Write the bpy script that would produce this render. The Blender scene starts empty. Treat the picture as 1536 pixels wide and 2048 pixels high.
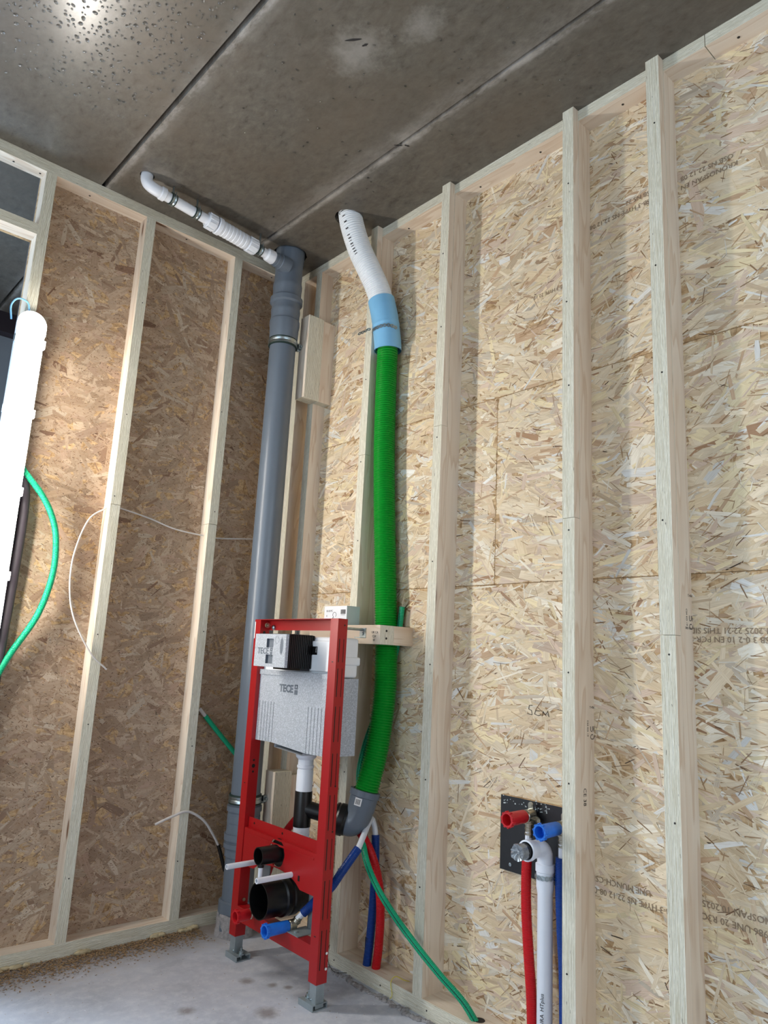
import bpy, bmesh, math, random
import numpy as np
from mathutils import Vector, Matrix

C = bpy.context.scene.collection
SC = bpy.context.scene
R = math.radians
H = 2.713                                        # ceiling height

# ------------------------------------------------------------------ camera
cam = bpy.data.objects.new('camera', bpy.data.cameras.new('camera')); C.objects.link(cam)
yaw, pit, rol = R(41.4422), R(11.4873), R(2.9081)
fw = Vector((math.sin(yaw)*math.cos(pit), math.cos(yaw)*math.cos(pit), math.sin(pit)))
rt0 = Vector((math.cos(yaw), -math.sin(yaw), 0)); up0 = rt0.cross(fw)
rt = rt0*math.cos(rol) + up0*math.sin(rol); up = rt.cross(fw)
M = Matrix((rt, up, -fw)).transposed().to_4x4(); M.translation = (-1.7773, -2.6663, 0.9998)
cam.matrix_world = M
cam.data.sensor_fit = 'VERTICAL'; cam.data.sensor_height = 36.0; cam.data.sensor_width = 27.0
cam.data.lens = 1453.2/2048*36.0; cam.data.clip_start = 0.02
SC.camera = cam

# ------------------------------------------------------------------ sky, daylight, exposure
w = bpy.data.worlds.new('sky'); SC.world = w; w.use_nodes = True
bg = w.node_tree.nodes['Background']; bg.inputs[0].default_value = (0.70, 0.85, 1.0, 1); bg.inputs[1].default_value = 1.0
def daylight(name, loc, target, sx, sy, power, col):
    d = bpy.data.lights.new(name, 'AREA'); d.shape = 'RECTANGLE'; d.size = sx; d.size_y = sy
    d.energy = power; d.color = col
    o = bpy.data.objects.new(name, d); C.objects.link(o); o.location = loc
    o.rotation_euler = (Vector(target)-Vector(loc)).to_track_quat('-Z', 'Y').to_euler()
    return o
# daylight entering by the window openings of the walls behind the camera
daylight('daylight_window_side', (-4.15, -1.75, 1.45), (0, -1.75, 1.0), 2.2, 1.7, 40, (0.70, 0.85, 1.0))
daylight('daylight_window_back', (-1.0, -3.95, 1.45), (-.6, 0, 1.0), 1.7, 1.7, 17, (0.74, 0.87, 1.0))
daylight('daylight_next_room', (-2.25, 1.44, 1.3), (-1.2, -.6, .3), 1.4, 1.9, 95, (0.58, 0.78, 1.0))
LAMP_STRENGTH = 66.0
vs = SC.view_settings
vs.view_transform = 'Standard'; vs.look = 'None'; vs.gamma = 1.0; vs.use_curve_mapping = False
vs.exposure = 0.0

# ------------------------------------------------------------------ materials
class NT:
    def __init__(s, name):
        s.m = bpy.data.materials.new(name); s.m.use_nodes = True
        s.t = s.m.node_tree; s.b = s.t.nodes['Principled BSDF']
    def n(s, typ, **kw):
        nd = s.t.nodes.new(typ)
        for k, v in kw.items():
            if k.startswith('i_'): nd.inputs[k[2:].replace('_', ' ')].default_value = v
            else: setattr(nd, k, v)
        return nd
    def l(s, a, b): s.t.links.new(a, b)
    def math(s, op, a, b=None, c=None, clamp=False):
        nd = s.t.nodes.new('ShaderNodeMath'); nd.operation = op; nd.use_clamp = clamp
        for i, x in enumerate((a, b, c)):
            if x is None: continue
            if isinstance(x, (int, float)): nd.inputs[i].default_value = x
            else: s.l(x, nd.inputs[i])
        return nd.outputs[0]
    def ramp(s, f, stops, interp='LINEAR'):
        nd = s.t.nodes.new('ShaderNodeValToRGB'); e = nd.color_ramp.elements; nd.color_ramp.interpolation = interp
        while len(e) > 1: e.remove(e[-1])
        e[0].position = stops[0][0]; e[0].color = col4(stops[0][1])
        for p, c in stops[1:]:
            x = e.new(p); x.color = col4(c)
        s.l(f, nd.inputs[0]); return nd.outputs[0]
    def mix(s, f, a, b, blend='MIX'):
        nd = s.t.nodes.new('ShaderNodeMix'); nd.data_type = 'RGBA'; nd.blend_type = blend
        for i, x in ((0, f), (6, a), (7, b)):
            if isinstance(x, (int, float)): nd.inputs[i].default_value = x
            elif isinstance(x, tuple): nd.inputs[i].default_value = col4(x)
            else: s.l(x, nd.inputs[i])
        return nd.outputs[2]
    def vec(s, src, scale=(1, 1, 1), rot=(0, 0, 0), loc=(0, 0, 0)):
        mp = s.t.nodes.new('ShaderNodeMapping'); mp.inputs['Scale'].default_value = scale
        mp.inputs['Rotation'].default_value = rot; mp.inputs['Location'].default_value = loc
        s.l(src, mp.inputs[0]); return mp.outputs[0]
    def noise(s, v, scale, detail=3, rough=.55, dist=0):
        nd = s.t.nodes.new('ShaderNodeTexNoise'); nd.inputs['Scale'].default_value = scale
        nd.inputs['Detail'].default_value = detail; nd.inputs['Roughness'].default_value = rough
        nd.inputs['Distortion'].default_value = dist; s.l(v, nd.inputs['Vector']); return nd.outputs['Fac']
    def bump(s, h, strength=.3, dist=.002):
        nd = s.t.nodes.new('ShaderNodeBump'); nd.inputs['Strength'].default_value = strength
        nd.inputs['Distance'].default_value = dist; s.l(h, nd.inputs['Height']); s.l(nd.outputs[0], s.b.inputs['Normal'])
    def base(s, x):
        if isinstance(x, tuple): s.b.inputs['Base Color'].default_value = col4(x)
        else: s.l(x, s.b.inputs['Base Color'])
        return s
    def set(s, **kw):
        for k, v in kw.items():
            i = s.b.inputs[k.replace('_', ' ')]
            if isinstance(v, (int, float, tuple)): i.default_value = v
            else: s.l(v, i)
        return s
def col4(c): return tuple(c)+(1,) if len(c) == 3 else tuple(c)
def srgb(r, g, b):
    f = lambda u: (u/255/12.92) if u/255 <= .04045 else ((u/255+.055)/1.055)**2.4
    return (f(r), f(g), f(b))

def plain(name, c, rough=.5, metal=0.0, spec=.5, mottling=.08, scale=30, **kw):
    t = NT(name); tc = t.n('ShaderNodeTexCoord').outputs['Object']
    n = t.noise(tc, scale, 4)
    dark = tuple(x*(1-mottling) for x in c); lite = tuple(min(1, x*(1+mottling)) for x in c)
    t.base(t.ramp(n, [(.3, dark), (.7, lite)]))
    t.set(Roughness=rough, Metallic=metal, Specular_IOR_Level=spec, **kw)
    return t.m

def mat_pine():
    t = NT('pine_face'); uv = t.n('ShaderNodeUVMap').outputs[0]; oi = t.n('ShaderNodeObjectInfo').outputs['Random']
    cb = t.n('ShaderNodeCombineXYZ'); t.l(t.math('MULTIPLY', oi, 37.0), cb.inputs[0]); t.l(t.math('MULTIPLY', oi, 11.0), cb.inputs[1])
    ad = t.n('ShaderNodeVectorMath', operation='ADD'); t.l(uv, ad.inputs[0]); t.l(cb.outputs[0], ad.inputs[1]); v = ad.outputs[0]
    warp = t.noise(t.vec(v, (1.6, 14, 1)), 1.0, 2)
    rings = t.math('FRACT', t.math('ADD', t.math('MULTIPLY', warp, 6.0), t.math('MULTIPLY', t.n('ShaderNodeSeparateXYZ').outputs[0], 0.0)))
    ring = t.ramp(rings, [(0, (.0,)*3), (.75, (.45,)*3), (.93, (1,)*3), (1, (0,)*3)])
    fine = t.noise(t.vec(v, (5, 260, 1)), 1.0, 3)
    base = t.ramp(t.noise(t.vec(v, (1.1, 9, 1)), 1.0, 3), [(.25, srgb(222, 206, 188)), (.5, srgb(232, 219, 202)), (.8, srgb(238, 228, 213))])
    c = t.mix(t.math('MULTIPLY', ring, .5), base, srgb(198, 168, 138))
    c = t.mix(t.math('MULTIPLY', fine, .25), c, srgb(222, 206, 188), 'MULTIPLY')
    vo = t.n('ShaderNodeTexVoronoi'); vo.inputs['Scale'].default_value = 1.0; t.l(t.vec(v, (3.2, 13, 1)), vo.inputs['Vector'])
    kn = t.ramp(vo.outputs['Distance'], [(0, (1,)*3), (.08, (.85,)*3), (.12, (.2,)*3), (.22, (0,)*3)])
    pick = t.math('GREATER_THAN', t.n('ShaderNodeSeparateColor').outputs[0], 2.0)
    sep = t.n('ShaderNodeSeparateColor'); t.l(vo.outputs['Color'], sep.inputs[0])
    kn2 = t.math('MULTIPLY', kn, t.math('GREATER_THAN', sep.outputs[0], .45))
    c = t.mix(kn2, c, srgb(112, 72, 42))
    t.base(c); t.set(Roughness=.68, Specular_IOR_Level=.3); t.bump(fine, .15, .0006)
    return t.m
def mat_lvl():
    t = NT('veneer_edge'); uv = t.n('ShaderNodeUVMap').outputs[0]
    oi = t.n('ShaderNodeObjectInfo').outputs['Random']
    s = t.n('ShaderNodeSeparateXYZ'); t.l(uv, s.inputs[0])
    cb = t.n('ShaderNodeCombineXYZ'); t.l(t.math('ADD', s.outputs[0], t.math('MULTIPLY', oi, 23.0)), cb.inputs[0]); t.l(s.outputs[1], cb.inputs[1]); v = cb.outputs[0]
    wob = t.noise(t.vec(v, (16, 40, 1)), 1.0, 3)
    ph = t.math('FRACT', t.math('ADD', t.math('MULTIPLY', s.outputs[1], 1/.0033), t.math('MULTIPLY', wob, .8)))
    line = t.ramp(ph, [(0, (1,)*3), (.10, (1,)*3), (.24, (0,)*3), (.9, (0,)*3), (1, (.9,)*3)])
    brk = t.ramp(t.noise(t.vec(v, (45, 420, 1)), 1.0, 3), [(.30, (.15,)*3), (.55, (1,)*3)])
    tone = t.ramp(t.noise(t.vec(v, (9, 320, 1)), 1.0, 2), [(.3, srgb(212, 204, 180)), (.55, srgb(232, 228, 210)), (.8, srgb(243, 240, 228))])
    c = t.mix(t.math('MULTIPLY', t.math('MULTIPLY', line, brk), .95), tone, srgb(104, 92, 70))
    dash = t.ramp(t.noise(t.vec(v, (38, 300, 1), loc=(5, 3, 0)), 1.0, 2), [(.70, (0,)*3), (.75, (1,)*3)])
    c = t.mix(t.math('MULTIPLY', dash, .9), c, srgb(40, 34, 28))
    t.base(c); t.set(Roughness=.75, Specular_IOR_Level=.25); t.bump(line, .35, -.0007)
    return t.m
def mat_strand():
    t = NT('wood_strand'); a = t.n('ShaderNodeAttribute'); a.attribute_name = 'Col'
    uv = t.n('ShaderNodeUVMap').outputs[0]
    g = t.noise(t.vec(uv, (18, 650, 1)), 1.0, 3)
    g2 = t.noise(t.vec(uv, (10, 90, 1)), 1.0, 2)
    c = t.mix(1.0, a.outputs['Color'], t.ramp(g, [(.3, (.80, .75, .68)), (.5, (1, 1, 1)), (.8, (1.05, 1.04, 1.02))]), 'MULTIPLY')
    c = t.mix(1.0, c, t.ramp(g2, [(.3, (.90, .87, .83)), (.6, (1, 1, 1))]), 'MULTIPLY')
    t.base(c); t.set(Roughness=.62, Specular_IOR_Level=.35); t.bump(g, .25, .0005)
    return t.m
def mat_osb_base():
    t = NT('pressed_board'); tc = t.n('ShaderNodeTexCoord').outputs['Object']
    n = t.noise(t.vec(tc, (14, 14, 60)), 1.0, 5, .7)
    n2 = t.noise(t.vec(tc, (60, 60, 25)), 1.0, 4, .7)
    c = t.ramp(n, [(.3, srgb(150, 120, 84)), (.5, srgb(196, 164, 124)), (.7, srgb(220, 194, 156))])
    c = t.mix(t.ramp(n2, [(.5, (0,)*3), (.7, (1,)*3)]), c, srgb(140, 105, 70))
    t.base(c); t.set(Roughness=.8, Specular_IOR_Level=.2); t.bump(n2, .5, .001)
    return t.m
SEAMS = (-.985, -.35)
def mat_ceiling():
    t = NT('damp_concrete'); g = t.n('ShaderNodeNewGeometry').outputs['Position']
    s = t.n('ShaderNodeSeparateXYZ'); t.l(g, s.inputs[0])
    n1 = t.noise(g, 2.2, 5, .6); n2 = t.noise(t.vec(g, (42, 24, 10), rot=(0, 0, .5)), 1.0, 5, .68, .3); n3 = t.noise(g, 140, 3)
    c = t.ramp(n2, [(.28, srgb(68, 64, 57)), (.42, srgb(89, 84, 77)), (.6, srgb(100, 95, 87)), (.8, srgb(115, 110, 102))])
    c = t.mix(t.ramp(n1, [(.35, (.7,)*3), (.62, (0,)*3)]), c, srgb(95, 85, 74))
    blot = t.ramp(t.noise(t.vec(g, (22, 14, 5)), 1.0, 6, .72), [(.52, (0,)*3), (.70, (.7,)*3)])
    c = t.mix(blot, c, srgb(84, 79, 70))
    # pale lime deposit following the slab joints
    for sx, wd, am in ((-.970, .016, .95), (-.975, .05, .35), (-.338, .016, .95), (-.36, .07, .35)):
        d = t.math('ABSOLUTE', t.math('SUBTRACT', t.math('ADD', s.outputs[0], t.math('MULTIPLY', t.math('SUBTRACT', t.noise(g, 9, 4), .5), .02)), sx))
        f = t.ramp(t.math('DIVIDE', d, wd), [(0, (1,)*3), (.35, (.75,)*3), (1, (0,)*3)])
        f = t.math('MULTIPLY', f, t.ramp(t.noise(t.vec(g, (18, 7, 1)), 1.0, 5, .75), [(.38, (.1,)*3), (.62, (.85,)*3)]))
        c = t.mix(t.math('MULTIPLY', f, am), c, srgb(172, 168, 163))
    # pale run-out by the cracks
    for px, py, ra in ((-.70, -1.23, .10), (-.36, -1.08, .06), (-.84, -.24, .10), (-.63, -1.42, .07)):
        dx = t.math('SUBTRACT', s.outputs[0], px); dy = t.math('SUBTRACT', s.outputs[1], py)
        d = t.math('SQRT', t.math('ADD', t.math('MULTIPLY', dx, dx), t.math('MULTIPLY', t.math('MULTIPLY', dy, dy), .6)))
        f = t.ramp(t.math('ADD', t.math('DIVIDE', d, ra), t.math('MULTIPLY', t.math('SUBTRACT', t.noise(g, 22, 5, .7), .5), 1.5)), [(.1, (.6,)*3), (.9, (0,)*3)])
        c = t.mix(t.math('MULTIPLY', f, .6), c, srgb(178, 174, 168))
    t.base(c)
    t.set(Roughness=t.ramp(t.noise(t.vec(g, (12, 30, 5)), 1.0, 5, .6), [(.3, (.34,)*3), (.7, (.5,)*3)]), Specular_IOR_Level=.3)
    wet = t.ramp(s.outputs[0], [(0, (1,)*3), (1, (0,)*3)]); mr = t.n('ShaderNodeMapRange'); t.l(s.outputs[0], mr.inputs[0])
    mr.inputs[1].default_value = -1.0; mr.inputs[2].default_value = -.7; mr.inputs[3].default_value = .9; mr.inputs[4].default_value = .1
    t.set(Coat_Weight=mr.outputs[0], Coat_Roughness=.24, Coat_IOR=1.5)
    t.bump(t.math('ADD', t.math('MULTIPLY', n3, .6), t.math('MULTIPLY', n2, .6)), .10, .002)
    return t.m
def mat_floor():
    t = NT('floor_concrete'); g = t.n('ShaderNodeNewGeometry').outputs['Position']
    s = t.n('ShaderNodeSeparateXYZ'); t.l(g, s.inputs[0])
    n1 = t.noise(g, 3.0, 6, .62); n2 = t.noise(g, 28, 5, .65); n3 = t.noise(g, 220, 3)
    c = t.ramp(n1, [(.28, srgb(166, 169, 178)), (.5, srgb(188, 191, 201)), (.72, srgb(204, 207, 217))])
    c = t.mix(t.ramp(n2, [(.45, (0,)*3), (.75, (.55,)*3)]), c, srgb(222, 222, 225))
    for px, py, ra in ((-.60, -.78, .05), (-.44, -.76, .045), (-.62, -.62, .03), (-.75, -.74, .03), (-.56, -.98, .09), (-.38, -.55, .03), (-.33, -.62, .02), (-.3, -.66, .018)):
        dx = t.math('SUBTRACT', s.outputs[0], px); dy = t.math('SUBTRACT', s.outputs[1], py)
        d = t.math('SQRT', t.math('ADD', t.math('MULTIPLY', dx, dx), t.math('MULTIPLY', dy, dy)))
        f = t.ramp(t.math('ADD', t.math('DIVIDE', d, ra), t.math('MULTIPLY', t.math('SUBTRACT', n2, .5), .9)), [(.25, (.75,)*3), (1, (0,)*3)])
        c = t.mix(f, c, srgb(132, 122, 118))
    dust = t.math('MULTIPLY', t.ramp(t.math('ADD', s.outputs[1], t.math('MULTIPLY', n1, .12)), [(.0, (0,)*3), (1, (1,)*3)]), 1.0)
    f = t.ramp(t.math('ADD', t.math('MULTIPLY', t.math('ADD', s.outputs[1], .30), 4.0), t.math('MULTIPLY', t.math('SUBTRACT', n2, .5), .9)), [(.1, (0,)*3), (.8, (.75,)*3)])
    c = t.mix(f, c, srgb(118, 98, 76))
    spk = t.ramp(n3, [(.66, (0,)*3), (.74, (.6,)*3)]); c = t.mix(spk, c, srgb(120, 112, 106))
    t.base(c); t.set(Roughness=.82, Specular_IOR_Level=.3)
    t.bump(t.math('ADD', t.math('MULTIPLY', n2, .7), t.math('MULTIPLY', n3, .25)), .25, .003)
    return t.m
def mat_eps():
    t = NT('speckled_foam'); tc = t.n('ShaderNodeTexCoord').outputs['Object']
    vo = t.n('ShaderNodeTexVoronoi'); vo.inputs['Scale'].default_value = 400; t.l(tc, vo.inputs['Vector'])
    sep = t.n('ShaderNodeSeparateColor'); t.l(vo.outputs['Color'], sep.inputs[0])
    c = t.ramp(sep.outputs[0], [(0, srgb(158, 163, 171)), (.5, srgb(174, 180, 188)), (.85, srgb(184, 190, 199)), (1, srgb(206, 212, 219))])
    t.base(c); t.set(Roughness=.6, Specular_IOR_Level=.35)
    t.bump(vo.outputs['Distance'], .25, .0008)
    return t.m
def mat_conduit(name, c, dark):
    t = NT(name); uv = t.n('ShaderNodeUVMap').outputs[0]; s = t.n('ShaderNodeSeparateXYZ'); t.l(uv, s.inputs[0])
    f1 = t.math('LESS_THAN', t.math('ABSOLUTE', t.math('SUBTRACT', s.outputs[0], .60)), .022)
    f2 = t.math('LESS_THAN', t.math('ABSOLUTE', t.math('SUBTRACT', s.outputs[0], .10)), .022)
    t.base(t.mix(t.math('MULTIPLY', t.math('MAXIMUM', f1, f2), .9), c, dark)); t.set(Roughness=.42, Specular_IOR_Level=.45)
    return t.m
def mat_emit():
    t = NT('lit_diffuser'); t.base((.9, .9, .9))
    t.b.inputs['Emission Color'].default_value = (1.0, .945, .86, 1); t.b.inputs['Emission Strength'].default_value = LAMP_STRENGTH
    return t.m
def mat_water():
    t = NT('water'); t.base((1, 1, 1)); t.set(Roughness=0.0, Transmission_Weight=1.0, IOR=1.33)
    return t.m

PINE, LVL, STRAND, BOARD = mat_pine(), mat_lvl(), mat_strand(), mat_osb_base()
CEIL, FLOOR, EPS, EMIT, WATER = mat_ceiling(), mat_floor(), mat_eps(), mat_emit(), mat_water()
GREY = plain('grey_pipe_plastic', srgb(98, 108, 120), .32, mottling=.04, scale=8)
WHITE = plain('white_plastic', srgb(226, 230, 238), .38, mottling=.02)
TANK = plain('milky_plastic', srgb(232, 236, 240), .45, mottling=.02)
HOSEW = plain('white_hose_plastic', srgb(232, 236, 240), .42, mottling=.02)
SLEEVE = plain('light_blue_plastic', srgb(128, 188, 228), .35, mottling=.05, scale=12)
GREEN = plain('green_hose_plastic', srgb(8, 146, 42), .3, mottling=.05)
TEAL = mat_conduit('teal_conduit_plastic', srgb(20, 168, 122), srgb(8, 40, 34))
REDH = plain('red_hose_plastic', srgb(196, 14, 26), .36, mottling=.05)
BLUEH = plain('blue_hose_plastic', srgb(12, 60, 138), .36, mottling=.05)
RED = plain('red_enamel', srgb(160, 14, 20), .35, mottling=.02, scale=5)
BLACK = plain('black_plastic', srgb(13, 13, 14), .34, mottling=.2)
RUBBER = plain('dark_green_rubber', srgb(22, 44, 38), .6)
ZINC = plain('zinc_plated_steel', srgb(170, 182, 186), .34, 1.0, mottling=.18, scale=60)
DULLZ = plain('galvanised_steel', srgb(150, 160, 164), .45, .45, mottling=.12, scale=25)
BRASS = plain('nickel_fitting', srgb(186, 180, 164), .28, 1.0, mottling=.1)
PLATE = plain('black_film_plywood', srgb(28, 28, 31), .38, mottling=.2, scale=50)
CARD = plain('white_card', srgb(232, 234, 238), .6, mottling=.02)
CARDG = plain('grey_card', srgb(188, 196, 196), .65, mottling=.03)
INK = plain('black_print', srgb(34, 30, 30), .7)
INKW = plain('white_print', srgb(225, 225, 225), .7)
OSBINK = plain('brown_print', srgb(140, 120, 98), .8)
EPSINK = plain('dark_grey_emboss', srgb(104, 112, 122), .7)
CABLE = plain('white_cable_sheath', srgb(206, 200, 196), .5)
FOAM = plain('cured_foam', srgb(186, 170, 136), .9, mottling=.2)
DUST = plain('sawdust', srgb(150, 122, 88), .9, mottling=.3, scale=200)
CEMENT = plain('rough_cement', srgb(150, 146, 146), .95, mottling=.25, scale=90)
REDCAP = plain('red_cap_plastic', srgb(196, 24, 34), .42, mottling=.12, scale=60)
BLUECAP = plain('blue_cap_plastic', srgb(30, 112, 214), .4, mottling=.12, scale=60)
TAPE = plain('silver_duct_tape', srgb(150, 156, 162), .3, .5, mottling=.2, scale=120)
DARKGREY = plain('dark_purple_grey', srgb(52, 44, 52), .55)
YELLOW = plain('yellow_wire_plastic', srgb(206, 190, 20), .5)
SCREW = plain('dark_screw', srgb(62, 58, 54), .45, .6)
WALLG = plain('grey_wall_board', srgb(150, 160, 172), .85, mottling=.06, scale=4)
MEMB = plain('backing_membrane', srgb(84, 84, 88), .8)
STICK = plain('white_sticker', srgb(228, 228, 228), .5)

# ------------------------------------------------------------------ mesh helpers
class MB:
    def __init__(s): s.v = []; s.f = []; s.m = []; s.uv = []; s.sm = []
    def add(s, vs, fs, mi=0, uvs=None, smooth=False):
        o = len(s.v); s.v += [tuple(x) for x in vs]
        for k, f in enumerate(fs):
            s.f.append([o+i for i in f]); s.m.append(mi); s.sm.append(smooth)
            s.uv.append(uvs[k] if uvs else [(0, 0)]*len(f))
        return s
    def box(s, lo, hi, mi=0, length=2, thick=None, edge=None):
        x0, y0, z0 = lo; x1, y1, z1 = hi
        vs = [(x, y, z) for z in (z0, z1) for y in (y0, y1) for x in (x0, x1)]
        fs = [((0, 2, 3, 1), 2), ((4, 5, 7, 6), 2), ((0, 1, 5, 4), 1), ((2, 6, 7, 3), 1), ((0, 4, 6, 2), 0), ((1, 3, 7, 5), 0)]
        for f, ax in fs:
            if ax == length:
                a = [i for i in range(3) if i not in (length, thick)]; a = a[0]; b = thick if thick is not None else (a+1) % 3
            else:
                a = length; b = 3-length-ax
            m = mi
            if thick is not None: m = 0 if ax == thick else 1
            s.add([vs[i] for i in f], [(0, 1, 2, 3)], m, [[(vs[i][a], vs[i][b]) for i in f]])
        return s
    def frame_box(s, org, X, Y, Z, lo, hi, mi=0):
        """box in a local frame"""
        vs = [org+X*x+Y*y+Z*z for z in (lo[2], hi[2]) for y in (lo[1], hi[1]) for x in (lo[0], hi[0])]
        return s.add(vs, [(0, 2, 3, 1), (4, 5, 7, 6), (0, 1, 5, 4), (2, 6, 7, 3), (0, 4, 6, 2), (1, 3, 7, 5)], mi)
    def lathe(s, p0, axis, prof, seg=28, mi=0, smooth=True, cap=True):
        """prof: list of (t along axis, r)"""
        p0 = Vector(p0); a = Vector(axis).normalized(); b = a.orthogonal().normalized(); c = a.cross(b)
        n = len(prof); vs = []
        for t, r in prof:
            for k in range(seg):
                th = 2*math.pi*k/seg; vs.append(p0+a*t+(b*math.cos(th)+c*math.sin(th))*r)
        fs = [(i*seg+k, i*seg+(k+1) % seg, (i+1)*seg+(k+1) % seg, (i+1)*seg+k) for i in range(n-1) for k in range(seg)]
        s.add(vs, fs, mi, None, smooth)
        if cap:
            s.add(vs[:seg], [tuple(range(seg-1, -1, -1))], mi); s.add(vs[-seg:], [tuple(range(seg))], mi)
        return s
    def sweep(s, pts, rad, seg=16, mi=0, cap=True, smooth=True, tip=None):
        pts = [Vector(p) for p in pts]; n = len(pts)
        rr = rad if callable(rad) else (lambda i: rad)
        T = [(pts[min(i+1, n-1)]-pts[max(i-1, 0)]).normalized() for i in range(n)]
        N = T[0].orthogonal().normalized(); vs = []; L = 0; Ls = []
        for i in range(n):
            if i:
                q = T[i-1].rotation_difference(T[i]); N = q @ N; L += (pts[i]-pts[i-1]).length
            Bn = T[i].cross(N); Ls.append(L)
            for k in range(seg):
                th = 2*math.pi*k/seg; vs.append(pts[i]+(N*math.cos(th)+Bn*math.sin(th))*rr(i))
        fs, uvs = [], []
        for i in range(n-1):
            for k in range(seg):
                fs.append((i*seg+k, i*seg+(k+1) % seg, (i+1)*seg+(k+1) % seg, (i+1)*seg+k))
                uvs.append([(k/seg, Ls[i]), ((k+1)/seg, Ls[i]), ((k+1)/seg, Ls[i+1]), (k/seg, Ls[i+1])])
        s.add(vs, fs, mi, uvs, smooth)
        if cap:
            s.add(vs[:seg], [tuple(range(seg-1, -1, -1))], mi); s.add(vs[-seg:], [tuple(range(seg))], mi)
        return s
    def build(s, name, mats, parent=None):
        me = bpy.data.meshes.new(name); me.from_pydata(s.v, [], s.f)
        mats = mats if isinstance(mats, (list, tuple)) else [mats]
        for m in mats: me.materials.append(m)
        me.polygons.foreach_set('material_index', s.m); me.polygons.foreach_set('use_smooth', s.sm)
        u = me.uv_layers.new(name='UVMap'); flat = [c for f in s.uv for p in f for c in p]
        u.data.foreach_set('uv', flat); me.update()
        if any(s.sm): me.set_sharp_from_angle(angle=R(26))
        o = bpy.data.objects.new(name, me); C.objects.link(o)
        if parent is not None: o.parent = parent
        return o
def spline(ctrl, step=.004):
    """Catmull-Rom through ctrl, resampled evenly"""
    P = [Vector(p) for p in ctrl]; P = [P[0]*2-P[1]]+P+[P[-1]*2-P[-2]]; d = []
    for i in range(1, len(P)-2):
        n = max(4, int((P[i+1]-P[i]).length/.003))
        for k in range(n):
            t = k/n; a, b, c, e = P[i-1], P[i], P[i+1], P[i+2]
            d.append(.5*((2*b)+(c-a)*t+(2*a-5*b+4*c-e)*t*t+(3*b-a-3*c+e)*t**3))
    d.append(P[-2]); out = [d[0]]; acc = 0
    for i in range(1, len(d)):
        seg = (d[i]-d[i-1]).length
        while acc+seg >= step and seg > 1e-9:
            t = (step-acc)/seg; q = d[i-1].lerp(d[i], t); out.append(q); d[i-1] = q; seg = (d[i]-q).length; acc = 0
        acc += seg
    if (out[-1]-d[-1]).length > step*.3: out.append(d[-1])
    return out
def corrugated(name, ctrl, r, pitch, depth, mat, parent=None, seg=20, sharp=False):
    pts = spline(ctrl, pitch/4)
    w4 = (0, -.6, -1, -.3) if not sharp else (0, 0, -1, -1)
    return MB().sweep(pts, lambda i: r+depth*w4[i % 4], seg).build(name, mat, parent)
def tube(name, ctrl, r, mat, parent=None, seg=12, step=.01):
    return MB().sweep(spline(ctrl, step), r, seg).build(name, mat, parent)
def thing(name, label, cat, loc=(0, 0, 0), group=None):
    o = bpy.data.objects.new(name, None); C.objects.link(o); o.location = loc; o.empty_display_size = .05
    return tag(o, label, cat, group)
def tag(o, label, cat, group=None):
    o['label'] = label; o['category'] = cat
    if group: o['group'] = group
    return o
def attach(o, parent):
    """parent while keeping the mesh where it was modelled (world coordinates)"""
    o.parent = parent; o.matrix_parent_inverse = Matrix.Translation(-Vector(parent.location)); return o
def lumber(name, lo, hi, length, thick, parent=None):
    return MB().box(lo, hi, 0, length, thick).build(name, [PINE, LVL], parent)
def text(name, s, size, org, right, upv, mat, parent=None, extrude=.0003, align='LEFT', bold=0):
    cu = bpy.data.curves.new(name, 'FONT'); cu.body = s; cu.size = size; cu.extrude = extrude; cu.align_x = align; cu.offset = bold
    cu.resolution_u = 2
    o = bpy.data.objects.new(name, cu); C.objects.link(o)
    dg = bpy.context.evaluated_depsgraph_get(); me = bpy.data.meshes.new_from_object(o.evaluated_get(dg)); bpy.data.objects.remove(o)
    X = Vector(right).normalized(); Y = Vector(upv).normalized(); Z = X.cross(Y)
    m = Matrix((X, Y, Z)).transposed().to_4x4(); m.translation = Vector(org); me.transform(m)
    me.materials.clear(); me.materials.append(mat); me.name = name
    q = bpy.data.objects.new(name, me); C.objects.link(q)
    if parent is not None: q.parent = parent
    return q
def under(o, p): o.parent = p; o.matrix_parent_inverse = Matrix.Identity(4); return o      # a sub-part, modelled in its part's own frame
def structure(o): o['kind'] = 'structure'; return o
rng = np.random.default_rng(7); random.seed(3)

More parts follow.
